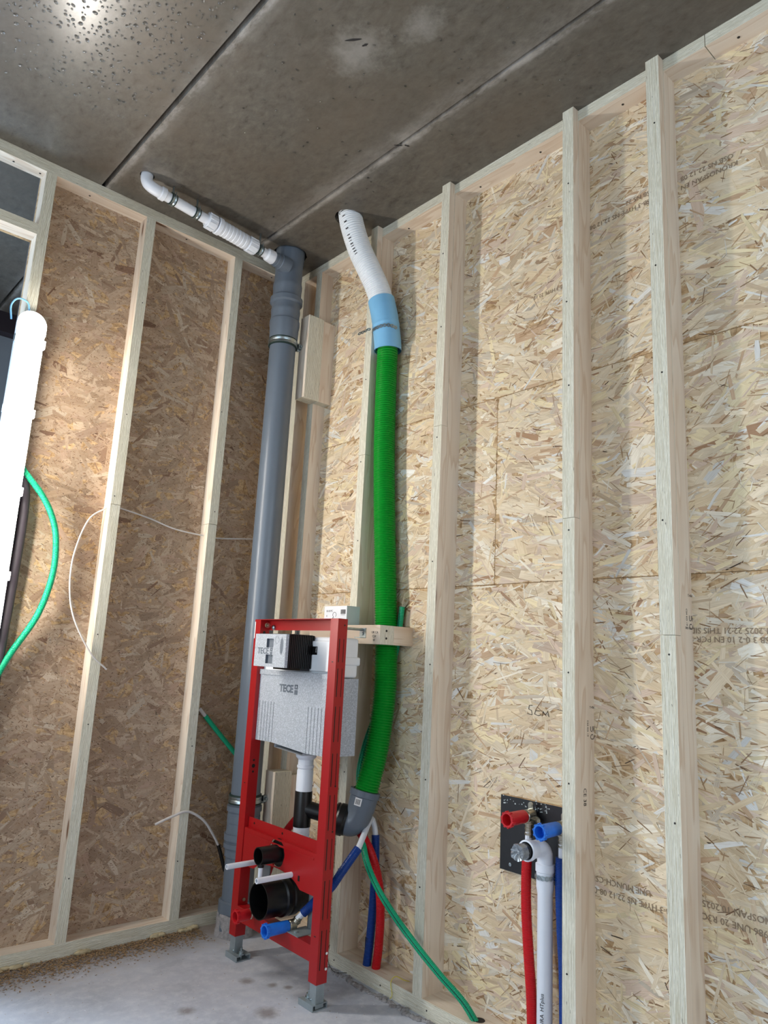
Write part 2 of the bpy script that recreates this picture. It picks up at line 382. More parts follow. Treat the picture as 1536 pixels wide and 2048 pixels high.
# ------------------------------------------------------------------ floor, ceiling
FX0, FX1, FY0, FY1 = -4.2, .08, -5.2, 1.6
fl = structure(MB().box((FX0, FY0, -.12), (FX1, FY1, 0)).build('floor', FLOOR))
ce = structure(MB().box((FX0, FY0, H+.2), (FX1, FY1, H+.26)).build('ceiling', CEIL))
HOLES = [(-.212, -.19, .072), (-.205, -.585, .056), (-.893, -.245, .026)]
def slab(x0, x1, holes):
    bm = bmesh.new(); ch = .003
    prof = [(x0, H+.02), (x0+ch, H), (x1-ch, H), (x1, H+.02)]
    ys = (FY0, FY1)
    # underside with round holes: a grid of the face cut by the hole rings
    def quad(a, b, c, d): bm.faces.new([bm.verts.new(p) for p in (a, b, c, d)])
    for i in (0, 2):
        (xa, za), (xb, zb) = prof[i], prof[i+1]; quad((xa, ys[0], za), (xa, ys[1], za), (xb, ys[1], zb), (xb, ys[0], zb))
    quad((x0, ys[0], H+.02), (x0, ys[0], H+.2), (x0, ys[1], H+.2), (x0, ys[1], H+.02))
    quad((x1, ys[0], H+.02), (x1, ys[1], H+.02), (x1, ys[1], H+.2), (x1, ys[0], H+.2))
    xa, xb = x0+ch, x1-ch; y = FY0; hs = sorted(holes, key=lambda h: h[1])
    for hx, hy, hr in hs:
        a, b = hy-hr-.012, hy+hr+.012; XA, XB = xa, xb
        quad((XA, y, H), (XA, a, H), (XB, a, H), (XB, y, H))
        xa, xb = hx-hr-.012, hx+hr+.012
        quad((XA, a, H), (XA, b, H), (xa, b, H), (xa, a, H)); quad((xb, a, H), (xb, b, H), (XB, b, H), (XB, a, H))
        n = 32; ring = []; sq = []
        for k in range(n):
            th = 2*math.pi*(k+.5)/n; cx, cy = math.cos(th), math.sin(th)
            jr = hr*(1+random.uniform(-.03, .03))
            ring.append((hx+cx*jr, hy+cy*jr, H))
            t = min(((xb-hx) if cx > 0 else (xa-hx))/cx if abs(cx) > 1e-6 else 9, ((b-hy) if cy > 0 else (a-hy))/cy if abs(cy) > 1e-6 else 9)
            sq.append((hx+cx*t, hy+cy*t, H))
        corners = [(xb, b), (xa, b), (xa, a), (xb, a)]
        for k in range(n):
            k2 = (k+1) % n; p, q = sq[k], sq[k2]
            poly = [ring[k], p, q, ring[k2]]
            if abs(p[0]-q[0]) > 1e-6 and abs(p[1]-q[1]) > 1e-6:
                cn = [c for c in corners if (abs(c[0]-p[0]) < 1e-6 or abs(c[1]-p[1]) < 1e-6) and (abs(c[0]-q[0]) < 1e-6 or abs(c[1]-q[1]) < 1e-6)][0]
                poly = [ring[k], p, (cn[0], cn[1], H), q, ring[k2]]
            f = bm.faces.new([bm.verts.new(v) for v in poly])
            up_ = lambda v: (v[0], v[1], H+.19)
            quad(ring[k], ring[k2], up_(ring[k2]), up_(ring[k]))
        y = b; xa, xb = XA, XB
    quad((xa, y, H), (xa, FY1, H), (xb, FY1, H), (xb, y, H))
    bmesh.ops.remove_doubles(bm, verts=bm.verts, dist=1e-5); bmesh.ops.recalc_face_normals(bm, faces=bm.faces)
    me = bpy.data.meshes.new('ceiling_slab'); bm.to_mesh(me); bm.free(); me.materials.append(CEIL)
    o = bpy.data.objects.new('ceiling_slab', me); C.objects.link(o); o.parent = ce
edges = [FX0, -2.255, -1.62, -.985, -.35, FX1+.2]
for a, b in zip(edges[:-1], edges[1:]):
    gap = lambda e: .010 if e < -.9 else .005
    slab(a+gap(a)/2, b-gap(b)/2, [h for h in HOLES if a < h[0] < b])
# broken-out crack pockets in the slab undersides
cr = MB()
for px, py, ln, an in ((-.735, -1.252, .05, .9), (-.70, -1.262, .02, 1.2), (-.352, -1.03, .03, .7), (-.33, -1.05, .02, .4)):
    d = Vector((math.cos(an), -math.sin(an), 0)); nrm = Vector((d.y, -d.x, 0)); top = []
    for k in range(9):
        t = k/8-.5; wv = .0034*(1-abs(2*t))**.5*(1+random.uniform(-.4, .4))+.0005; top.append((t*ln, wv))
    vs = [Vector((px, py, H-.0008))+d*t+nrm*wv for t, wv in top]+[Vector((px, py, H-.0008))+d*t-nrm*wv for t, wv in reversed(top)]
    cr.add(vs, [tuple(range(len(vs)))], 0)
cr.build('crack_pocket', INK, ce)

# condensation drops under the slabs
def drops():
    mb = MB(); pl = []
    def put(x, y, r):
        for a, b, c in pl:
            if (a-x)**2+(b-y)**2 < (c+r)**2*1.5: return
        pl.append((x, y, r)); el = random.uniform(.8, 1.25); an = random.uniform(0, 3.14)
        rings = 4; seg = 10; vs = []; hgt = r*random.uniform(.55, .85)
        for i in range(rings):
            t = i/rings*math.pi/2
            for k in range(seg):
                th = 2*math.pi*k/seg; u = r*math.cos(t)*math.cos(th)*el; v = r*math.cos(t)*math.sin(th)/el
                vs.append((x+u*math.cos(an)-v*math.sin(an), y+u*math.sin(an)+v*math.cos(an), H+.0003-hgt*math.sin(t)))
        vs.append((x, y, H-hgt))
        fs = [(i*seg+k, (i+1)*seg+k, (i+1)*seg+(k+1) % seg, i*seg+(k+1) % seg) for i in range(rings-1) for k in range(seg)]
        fs += [((rings-1)*seg+k, rings*seg, (rings-1)*seg+(k+1) % seg) for k in range(seg)]
        fs.append(tuple(range(seg)))
        mb.add(vs, fs, 0, None, True)
    for _ in range(15000):
        x = random.uniform(-1.6, -1.005); y = random.uniform(-1.75, -.28)
        p = min(1, max(0, (-y-.36)/.45))**1.3*min(1, max(.12, (-.95-x)/.28))
        if random.random() < p*.30: put(x, y, random.choice((.0030, .0036, .0044, .0054, .0068)))
    for _ in range(130):
        x = random.choice((random.uniform(-.96, -.38), random.uniform(-.96, -.38), random.uniform(-.32, -.10))); y = random.uniform(-1.75, -.35); put(x, y, random.choice((.0034, .0042, .0050)))
    o = mb.build('water_drops', WATER); o['kind'] = 'stuff'; tag(o, 'clear condensation drops hanging under the damp concrete slabs', 'water drops')
drops()

# ------------------------------------------------------------------ strand board
def pal(cols, p):
    c = np.array([srgb(*c) for c in cols]); g = c.mean(1, keepdims=True)
    return c*.93+g*.07, np.array(p)/sum(p)
PAL_R = pal([(230, 212, 182), (236, 226, 206), (224, 202, 166), (212, 188, 156), (216, 192, 170), (198, 166, 132), (234, 216, 174), (172, 134, 100), (228, 226, 220), (206, 192, 172)], [30, 12, 24, 11, 10, 5, 10, 1.0, 4, 5])
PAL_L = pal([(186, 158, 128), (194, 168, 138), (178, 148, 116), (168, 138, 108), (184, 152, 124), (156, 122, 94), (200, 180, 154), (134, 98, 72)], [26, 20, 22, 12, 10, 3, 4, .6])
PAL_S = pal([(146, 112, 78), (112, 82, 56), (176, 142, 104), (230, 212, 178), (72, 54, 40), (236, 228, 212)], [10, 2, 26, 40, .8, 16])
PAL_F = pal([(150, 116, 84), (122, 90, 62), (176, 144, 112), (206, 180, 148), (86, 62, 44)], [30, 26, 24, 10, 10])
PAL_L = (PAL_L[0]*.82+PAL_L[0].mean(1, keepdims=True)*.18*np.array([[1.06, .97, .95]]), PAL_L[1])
def strands(name, a0, a1, b0, b1, dens, palette, mapper, parent, seed, ang=.42, fines=False, press=1.0):
    rg = np.random.default_rng(seed); A = (a1-a0)*(b1-b0); P, U, CL = [], [], []
    layers = [  # count per m2, length range, width range, palette, depth range
        (dens[0], (.08, .20), (.014, .044), palette, (.0002, .0010)),
        (dens[1], (.04, .13), (.005, .016), palette, (.0003, .0013)),
        (dens[2], (.012, .06), (.0010, .0040), PAL_S, (.0006, .0015))]
    if fines: layers = [
        (dens[0], (.06, .15), (.014, .040), palette, (.0002, .0011)),
        (dens[1], (.02, .07), (.004, .013), palette, (.0003, .0012)),
        (dens[2], (.002, .013), (.0006, .0026), PAL_F, (.0009, .0015))]
    for cnt, (l0, l1), (w0, w1), (cols, pr), (d0, d1) in layers:
        n = int(cnt*A); ca = rg.uniform(a0, a1, n); cb = rg.uniform(b0, b1, n)
        L = rg.uniform(l0, l1, n)/2; W = (w0+(w1-w0)*rg.random(n)**1.6)/2
        th = np.where(rg.random(n) < .78, rg.normal(0, ang, n), rg.uniform(-1.57, 1.57, n))+.25*np.sin(ca*5+cb*3)
        c, s = np.cos(th), np.sin(th)
        j = lambda k=.3: 1-rg.random(n)*k
        us = np.stack([-L*j(.35), -L*j(.12)*.55, L*j(.3), L*j(.15), L*j(.12)*.35, -L*j(.2)], 1)
        us[:, 1] = -L*.3*rg.random(n)
        vv = np.stack([-W*j(), -W*j(.2), -W*j(.7), W*j(.8), W*j(.2), W*j(.6)], 1)
        a = ca[:, None]+us*c[:, None]-vv*s[:, None]; b = cb[:, None]+us*s[:, None]+vv*c[:, None]
        # strands that would cross the edge of the board are moved inside it
        for q_, l_, h_, cc_ in ((a, a0, a1, ca), (b, b0, b1, cb)):
            sh_ = np.maximum(0, l_-q_.min(1))-np.maximum(0, q_.max(1)-h_); q_ += sh_[:, None]; cc_ += sh_
        a = np.clip(a, a0, a1); b = np.clip(b, b0, b1)
        us = (a-ca[:, None])*c[:, None]+(b-cb[:, None])*s[:, None]
        d = np.repeat(rg.uniform(d0, d1, n)[:, None], 6, 1)
        d = d*press+us*rg.normal(0, .0014*press, n)[:, None]; lo = (.00012+rg.uniform(0, .00012, n))[:, None]; hi = (.0019-rg.uniform(0, .0002, n))[:, None]
        d = lo+np.abs(d-lo)*np.where(d < lo, .2, 1); d = np.where(d > hi, hi-(d-hi)*.2, d)
        P.append(np.stack([a, b, d], 2).reshape(-1, 3))
        U.append(np.stack([us+rg.uniform(0, 9, n)[:, None], vv+rg.uniform(0, 9, n)[:, None]], 2).reshape(-1, 2))
        k = rg.choice(len(cols), n, p=pr); col = cols[k]*(1+rg.normal(0, .07, (n, 1)))
        CL.append(np.repeat(np.clip(col, 0, 1), 6, 0))
    P, U, CL = np.concatenate(P), np.concatenate(U), np.concatenate(CL)
    V = mapper(P); n = len(V)//6; me = bpy.data.meshes.new(name)
    me.vertices.add(len(V)); me.vertices.foreach_set('co', V.ravel().astype(np.float32))
    me.loops.add(len(V)); me.loops.foreach_set('vertex_index', np.arange(len(V), dtype=np.int32))
    me.polygons.add(n); me.polygons.foreach_set('loop_start', np.arange(0, len(V), 6, dtype=np.int32))
    u = me.uv_layers.new(name='UVMap'); u.data.foreach_set('uv', U.ravel().astype(np.float32))
    at = me.attributes.new('Col', 'FLOAT_COLOR', 'CORNER')
    at.data.foreach_set('color', np.concatenate([CL, np.ones((len(CL), 1))], 1).ravel().astype(np.float32))
    me.materials.append(STRAND); me.update(calc_edges=True); me.validate()
    o = bpy.data.objects.new(name, me); C.objects.link(o); o.parent = parent; o['kind'] = 'stuff'
    return o

# ------------------------------------------------------------------ right wall
D1, D2, TP, TB, W = .0637, .0903, .0379, .0438, .0387
wr = structure(MB().box((.018, FY0, 0), (.08, .08, H)).build('wall_right', MEMB))
mapR = lambda P: np.stack([-P[:, 2], -P[:, 0], P[:, 1]], 1)
sm = .0006
for k, (a0, a1, b0, b1) in enumerate([(0, 2.5, 0, 1.2486), (0, 1.195, 1.2486, 1.868), (1.195, 3.4, 1.2486, 1.868), (0, 3.4, 1.868, H), (2.5, 5.2, 0, 1.2486)]):
    pn = MB().box((0, -a1+sm, b0+sm), (.018, -a0-sm, b1-sm)).build('osb_panel', BOARD, wr)
    strands('wood_strands', a0+sm, min(a1, 3.0)-sm, b0+sm, b1-sm, (900, 1500, 2600), PAL_R, mapR, pn, 20+k)
studs_y = [-.0617, -.1912, -.5934, -.9892, -1.5082, -1.787, -2.36, -2.9]
joint_z = {2: 1.755, 3: 1.787, 4: 1.410, 5: 1.092}
for i, y in enumerate(studs_y):
    lumber('stud', (-D1, y-W, TB), (0.0, y, H-TP), 2, 1, wr)
    if i >= 2:
        jz = joint_z.get(i, 1.5)
        lumber('batten', (-D2, y-W, TB), (-D1-.0003, y, jz-.0006), 2, 1, wr)
        lumber('batten', (-D2, y-W+.0008, jz+.0006), (-D1-.0003, y+.0008, H-.0005), 2, 1, wr)
lumber('top_plate', (-D1, -1.944, H-TP), (0, 0, H-.0005), 1, 2, wr)
lumber('top_plate', (-D1, -4.4, H-TP+.0006), (0, -1.946, H-.0005), 1, 2, wr)
lumber('bottom_plate', (-D2, -4.4, 0), (0, -.0617, TB), 1, 2, wr)
# screw heads along the timber
sh = MB()
def screw(p, ax, r=.0032): sh.lathe(p, ax, [(0, r), (.0009, r*.9), (.0012, r*.5)], 8)
for i, y in enumerate(studs_y[2:6]):
    for z in np.arange(.3, 2.6, .36):
        screw((-D2, y-W*random.uniform(.35, .65), z+random.uniform(-.06, .06)), (-1, 0, 0), .0026)
for y in (-.42, -.75, -1.12, -1.38, -1.68, -2.02): screw((-.03, y, H-TP), (0, 0, -1), .004)
for y in (-.62, -1.05, -.85): screw((-D2, y, .02), (-1, 0, 0), .0028)
o = sh.build('screw_heads', SCREW, wr); o['kind'] = 'stuff'
# board print, upside down on the right wall
RU, UU = (0, 1, 0), (0, 0, -1)
def stamp(s, size, y, z, parent=wr, m=OSBINK): text('board_print', s, size*.78, (-.0021, y, z), RU, UU, m, parent, .0001)
stamp('OSB 3 0-2 10 EN PCR-SPRUCE', .026, -2.02, 1.068+.026)
stamp('8.11.2025 22:21 THIS SIDE', .026, -2.03, 1.095+.02)
stamp('KRONOSPAN EN 13986 UNE', .026, -1.99, 2.335); stamp('OSB NS 22.12 08', .026, -1.98, 2.362)
stamp('OSB-3 HYPE NS 22.12 08', .026, -1.76, 2.340); stamp('OSB NS 22', .026, -1.76, 2.367)
stamp('EN 13986 UNE 20 R3CP NO 9', .026, -2.02, .470); stamp('KRONOSPAN 10.2025', .026, -2.02, .497)
stamp('OSB-3 HYPE NS 22.12 08-03 KR', .026, -1.775, .456); stamp('UNE MUNCH-CSP', .026, -1.70, .484)
stamp('OSB-3 HYPE 22.12', .022, -1.47, 2.18)
# hand-written note
pen = MB()
for st in ([(0, .9), (-.045, .86), (-.05, .55), (-.01, .48), (0, .12), (-.07, .18)], [(.11, .5), (.05, .5), (.035, .2), (.09, .1), (.13, .2)],
           [(.15, .1), (.16, .5), (.19, .2), (.225, .55), (.24, .1)]):
    pen.sweep([(-.0023, -1.345-u*.24, .862+v*.034) for u, v in st], .0009, 5)
pen.build('pencil_note', INK, wr)
# timber grade stamps on stud sides
def side_stamp(i, s, size, z, x, up=(1, 0, 0), right=(0, 0, -1)):
    text('timber_print', s, size, (x, studs_y[i]-W-.0003, z), right, up, INK, wr, .0001)
for i, z in ((4, .84), (5, 1.13)):
    side_stamp(i, 'UK', .02, z, -.020, (0, 0, 1), (1, 0, 0)); side_stamp(i, 'CA', .02, z-.02, -.020, (0, 0, 1), (1, 0, 0))
    side_stamp(i, 'C24 KD 19', .009, z+.03, -.034); side_stamp(i, 'T-4563', .009, z+.06, -.022, (0, 0, 1), (1, 0, 0))
side_stamp(4, 'CE 38', .018, .70, -D1+.012); side_stamp(5, '2025 C16', .008, 1.11, -.04, (0, 0, 1), (1, 0, 0))

# ------------------------------------------------------------------ left wall with its door opening
DL, WL, TPL = .0617, .0368, .0432
LX0 = -1.186
wl = structure(MB().box((LX0, .018, 0), (.08, .03, H)).build('wall_left', MEMB))
mapL = lambda P: np.stack([P[:, 0], -P[:, 2], P[:, 1]], 1)
pn = MB().box((LX0, 0, 0), (0, .018, H)).build('osb_panel', BOARD, wl)
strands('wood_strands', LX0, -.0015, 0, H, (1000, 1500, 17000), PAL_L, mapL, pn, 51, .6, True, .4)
for x, jz in ((-1.1492, None), (-.7691, 1.507), (-.3705, 1.497)):
    if jz is None: lumber('stud', (x-WL, -DL, TB), (x, 0, H-TPL), 2, 0, wl)
    else:
        lumber('stud', (x-WL, -DL, TB), (x, 0, jz-.0008), 2, 0, wl); lumber('stud', (x-WL+.0006, -DL-.0005, jz+.0008), (x+.0006, 0, H-TPL), 2, 0, wl)
lumber('top_plate', (-4.1, -DL, H-TPL), (-D1-.0005, 0, H-.0005), 0, 2, wl)
lumber('bottom_plate', (LX0, -DL, 0), (-D2-.0005, 0, TB), 0, 2, wl)
lumber('lintel', (-2.09, -DL, 2.418), (LX0, 0, 2.458), 0, 2, wl)
lumber('stud', (-2.13, -DL, TB), (-2.09, 0, H-TPL), 2, 0, wl)
MB().box((-4.1, 0, 0), (-2.09, .018, H)).build('osb_panel', BOARD, wl)
MB().box((-2.09, 0, 2.419), (LX0, .018, 2.457)).build('osb_panel', BOARD, wl)
sh = MB()
for x in (-.7691, -.3705):
    for z in np.arange(.25, 2.6, .42): screw((x-.02+random.uniform(-.008, .008), -DL, z+random.uniform(-.08, .08)), (0, -1, 0), .0024)
for x in (-1.02, -.62, -1.29, -1.2, -.2): screw((x, -.03, H-TPL), (0, 0, -1), .004)
o = sh.build('screw_heads', SCREW, wl); o['kind'] = 'stuff'

# ------------------------------------------------------------------ walls out of the picture, with the window openings the daylight uses
def wall_with_opening(name, axis, pos, lo, hi, w0, w1, z0, z1, th=.06):
    mb = MB()
    def bx(a, b, c, d):
        if axis == 0: mb.box((pos-th, a, c), (pos, b, d))
        else: mb.box((a, pos-th, c), (b, pos, d))
    bx(lo, w0, 0, H); bx(w1, hi, 0, H); bx(w0, w1, 0, z0); bx(w0, w1, z1, H)
    return structure(mb.build(name, BOARD if name != 'wall_far' else WALLG))
wall_with_opening('wall_side', 0, FX0+.06, FY0, 0, -2.9, -.6, .55, 2.35)
wall_with_opening('wall_back', 1, -4.0, FX0, FX1, -1.9, -.1, .55, 2.35)
wall_with_opening('wall_far', 1, 1.53, FX0, FX1, -2.95, -1.55, .3, 2.3)
structure(MB().box((FX0, 1.40, H-.11), (FX1, 1.47, H)).build('trim_1', DARKGREY))
structure(MB().box((FX0, .03, 0), (FX0+.06, 1.53, H)).build('wall_end', WALLG))

# ------------------------------------------------------------------ tube light hanging on the first stud
lt = thing('tube_light', 'lit white batten light hanging upright on the stud at the left edge', 'lamp', (-1.163, -.11, .93))
LXc, LZ0, LZ1 = -1.163, 1.0, 2.105
def dshape(w, d, back, n=14):
    """half-round section, flat at the back (y = back), bulging to -y"""
    pts = [(LXc+w, back)]
    for k in range(n+1):
        th = math.pi*k/n; pts.append((LXc+w*math.cos(th), back-.02-d*math.sin(th)))
    pts.append((LXc-w, back)); return pts
def prism(sec, z0, z1, mb, smooth=True):
    n = len(sec); vs = [(x, y, z0) for x, y in sec]+[(x, y, z1) for x, y in sec]
    mb.add(vs, [(k, k+n, (k+1) % n+n, (k+1) % n) for k in range(n)], 0, None, smooth)
    mb.add(vs, [tuple(range(n)), tuple(range(2*n-1, n-1, -1))], 0)
BK = -.072
ZS = LZ1-.036
arc = lambda r, n=18: [(LXc+r*math.cos(math.pi*k/n), ZS+r*math.sin(math.pi*k/n)) for k in range(n+1)]
out = [(LXc-.045, LZ0), (LXc+.045, LZ0)]+arc(.045); n = len(out)
mb = MB(); vs = [(x, BK, z) for x, z in out]+[(x, BK-.022, z) for x, z in out]
mb.add(vs, [tuple(range(n-1, -1, -1)), tuple(range(n, 2*n))]+[(k, (k+1) % n, (k+1) % n+n, k+n) for k in range(n)])
attach(mb.build('housing', WHITE), lt)
mb = MB(); q = 17
ringz = [(1, LZ0+.004)]+[(math.cos(R(a)), ZS+.042*math.sin(R(a))) for a in range(0, 90, 10)]+[(.06, ZS+.0419)]
vs = [(LXc+f*.042*math.cos(math.pi*k/16), BK-.0225-f*.044*math.sin(math.pi*k/16), z) for f, z in ringz for k in range(q)]
mb.add(vs, [(i*q+k, (i+1)*q+k, (i+1)*q+k+1, i*q+k+1) for i in range(len(ringz)-1) for k in range(q-1)]+[tuple(range(q)), tuple(range(len(vs)-1, len(vs)-q-1, -1))], 0, None, False)
attach(mb.build('diffuser', EMIT), lt)
attach(MB().sweep([(LXc+.0455, BK-.022, ZS-.03)]+[(x, BK-.022, z) for x, z in arc(.0455)]+[(LXc-.0455, BK-.022, ZS-.03)], .0032, 8).build('end_cap', WHITE), lt)
for z in (LZ1-.10, LZ1-.35, LZ1-.62, LZ1-.9):
    for s_ in (-1, 1):
        attach(MB().box((LXc+s_*.045-.004, BK-.034, z-.014), (LXc+s_*.045+.004, BK-.012, z+.014)).build('clip', ZINC if s_ < 0 else WHITE), lt)
attach(tube('hanging_loop', [(LXc-.012, BK-.01, LZ1+.010), (LXc-.02, BK-.004, LZ1+.045), (LXc-.05, BK+.004, LZ1+.052), (LXc-.068, BK+.004, LZ1+.02), (LXc-.062, BK, LZ1-.03)], .003, SLEEVE, None, 8, .006), lt)
dk = tag(tube('dark_upright_tube', [(-1.13, -.05, 1.60), (-1.105, -.045, 1.545), (-1.088, -.042, 1.45), (-1.088, -.04, 1.2), (-1.095, -.04, .92), (-1.10, -.04, .3), (-1.10, -.04, .05)], .0165, DARKGREY, None, 14, .02), 'dark grey tube running upright between the tube light and the board', 'sleeve')  # dark upright band beside the light, built as a plain tube

# ------------------------------------------------------------------ grey soil pipe
PX, PY = -.212, -.19
so = thing('soil_pipe', 'tall grey soil pipe standing in the corner from floor to ceiling', 'pipe', (PX, PY, 0))
def on_pipe(name, prof, mat=GREY, seg=40): return attach(MB().lathe((PX, PY, 0), (0, 0, 1), prof, seg).build(name, mat), so)
on_pipe('straight_pipe', [(.26, .055), (2.36, .055)])
on_pipe('boss_branch', [(2.475, .061), (2.478, .064), (2.50, .064), (2.505, .061), (2.535, .0605), (2.545, .0625), (2.56, .0625), (2.572, .059), (2.62, .059), (2.66, .059), (2.668, .061), (2.685, .061), (2.69, .0625), (2.76, .0625)])
on_pipe('socket', [(2.305, .0565), (2.315, .0600), (2.36, .0615), (2.375, .064), (2.392, .064), (2.398, .0605), (2.425, .0605), (2.43, .062), (2.444, .062), (2.448, .0605), (2.47, .0605), (2.476, .0695), (2.496, .0695), (2.5, .058)])
on_pipe('lower_branch', [(.265, .0555), (.267, .0600), (.296, .0600), (.297, .0660), (.313, .0660), (.314, .0605), (.322, .0605), (.323, .0665), (.345, .0665), (.346, .0605), (.382, .0600), (.383, .0612), (.408, .0612), (.409, .0600), (.422, .0600), (.423, .0645), (.442, .0645), (.443, .056)])
on_pipe('lower_pipe', [(.05, .0555), (.27, .0555)])
on_pipe('floor_socket', [(.0, .062), (.075, .062), (.08, .066), (.115, .066), (.12, .058)])
# side boss taking the white waste pipe
AX0, AX1 = Vector((-.895, -.2635, 2.6635)), Vector((-.300, -.228, 2.632)); AD = (AX1-AX0).normalized()
def at_x(x): t = (x-AX0.x)/AD.x; return AX0+AD*t
attach(MB().lathe(at_x(-.318), AD, [(0, .029), (.012, .029), (.013, .031), (.03, .031), (.032, .0335), (.075, .036)], 28).build('boss_socket', GREY), so)
cm = MB(); seg = 28; vs = []
for i, (z, r) in enumerate([(0, .067), (.025, .066), (.05, .066), (.074, .0655), (.078, .062)]):
    for k in range(seg):
        th = 2*math.pi*k/seg; q = r*(1+.07*math.sin(5*th+i)+random.uniform(-.03, .03)); vs.append((PX+q*math.cos(th), PY+q*math.sin(th), z+random.uniform(-.004, .004)*(i > 0)))
cm.add(vs, [(i*seg+k, i*seg+(k+1) % seg, (i+1)*seg+(k+1) % seg, (i+1)*seg+k) for i in range(4) for k in range(seg)], 0, None, True)
tag(cm.build('cement_collar', CEMENT), 'rough grey cement collar around the foot of the soil pipe', 'collar')

def pipe_clamp(z, label):
    t = thing('pipe_clamp', label, 'clamp', (PX, PY, z), 'clamps on the soil pipe')
    attach(MB().lathe((PX, PY, z-.017), (0, 0, 1), [(0, .0553), (0, .0600), (.034, .0600), (.034, .0553)], 40, cap=False).build('rubber_lining', RUBBER), t)
    attach(MB().lathe((PX, PY, z-.0115), (0, 0, 1), [(0, .0602), (.001, .0625), (.009, .0618), (.0115, .0605), (.014, .0618), (.022, .0625), (.023, .0602)], 40, cap=False).build('band', ZINC), t)
    e = Vector((PX+.060, PY-.022, z)); m = MB()
    m.box((e.x-.004, e.y-.016, z-.011), (e.x+.012, e.y-.012, z+.011)); m.box((e.x-.004, e.y-.008, z-.011), (e.x+.012, e.y-.004, z+.011))
    m.lathe((e.x+.006, e.y-.024, z), (0, 1, 0), [(0, .005), (.004, .005), (.004, .003), (.03, .003)], 10)
    attach(m.build('clamp_screw', ZINC), t)
    attach(MB().lathe((PX+.058, PY-.02, z-.012), (1, -.15, -.12), [(0, .0075), (.008, .0075), (.008, .004), (.045, .004)], 12).build('hanger_bolt', ZINC), t)
    return t
pipe_clamp(2.292, 'zinc pipe clamp round the grey soil pipe beside the upper timber block')
pipe_clamp(.465, 'zinc pipe clamp low on the grey soil pipe beside the red frame')

# ------------------------------------------------------------------ white waste pipe under the ceiling
wp = thing('waste_pipe', 'white waste pipe with ribbed valve running under the ceiling to the soil pipe', 'pipe', (-.6, -.25, 2.65))
el = [(-.893, -.245, 2.80), (-.893, -.245, 2.72), (-.894, -.246, 2.700), (-.889, -.250, 2.681), (-.876, -.257, 2.668), at_x(-.858), at_x(-.835)]
attach(MB().sweep(spline(el, .006), .0218, 24).build('elbow', WHITE), wp)
attach(MB().lathe(at_x(-.845), AD, [(0, .0222), (.004, .0255), (.02, .0255), (.022, .0225)], 24).build('elbow_collar', WHITE), wp)
attach(MB().lathe(at_x(-.84), AD, [(0, .0195), (.545, .0195)], 28).build('straight_pipe', WHITE), wp)
def nut(x, ln, name):
    m = MB(); p = at_x(x); m.lathe(p, AD, [(0, .027), (.003, .030), (ln-.004, .0315), (ln, .030)], 32)
    b = AD.orthogonal().normalized(); c = AD.cross(b)
    for k in range(8):
        th = 2*math.pi*k/8; rd = b*math.cos(th)+c*math.sin(th); m.frame_box(p+rd*.030, AD, rd.cross(AD), rd, (.002, -.006, -.001), (ln-.003, .006, .0028))
    return attach(m.build(name, WHITE), wp)
nut(-.642, .038, 'valve_nut'); nut(-.452, .042, 'valve_nut')
rib = [(0, .0315), (.003, .0345), (.018, .0345), (.021, .030)]; t = .028
while t < .128: rib += [(t, .0298), (t+.002, .0312), (t+.012, .0306), (t+.013, .0298)]; t += .0165
rib += [(.140, .029), (.152, .025)]
attach(MB().lathe(at_x(-.600), AD, rib, 32).build('valve_body', WHITE), wp)
attach(MB().lathe(at_x(-.358), AD, [(0, .021), (.006, .0265), (.032, .0285), (.036, .0285), (.04, .026)], 28).build('adapter_ring', WHITE), wp)
attach(text('pipe_print', 'S', .010, (-.9115, -.257, 2.695), (.55, -.83, 0), (0, 0, 1), INK, None, .0003), wp)
def pipe_clip(x, label):
    p = at_x(x); t = thing('pipe_clip', label, 'clip', p, 'clips on the white waste pipe')
    b = Vector((0, 0, 1)); sdv = AD.cross(b).normalized()
    attach(MB().lathe(p-AD*.011, AD, [(0, .0196), (0, .0228), (.022, .0228), (.022, .0196)], 28, cap=False).build('rubber_lining', RUBBER), t)
    attach(MB().lathe(p-AD*.0075, AD, [(0, .0230), (.001, .0248), (.006, .0240), (.0075, .0232), (.009, .0240), (.014, .0248), (.015, .0230)], 28, cap=False).build('band', ZINC), t)
    attach(MB().lathe(p+b*.024, b, [(0, .006), (.007, .006), (.007, .0038), (H-p.z-.026, .0038)], 10).build('ceiling_bolt', ZINC), t)
    for s_ in (-1, 1): attach(MB().lathe(p+sdv*s_*.026-b*.004, b, [(0, .0045), (.003, .0045), (.003, .0025), (.022, .0025)], 8).build('clamp_screw', ZINC), t)
pipe_clip(-.792, 'zinc clip on the white waste pipe next to its elbow, farthest left')
pipe_clip(-.690, 'zinc clip on the white waste pipe between elbow clip and ribbed valve')
pipe_clip(-.392, 'zinc clip on the white waste pipe between ribbed valve and soil pipe')

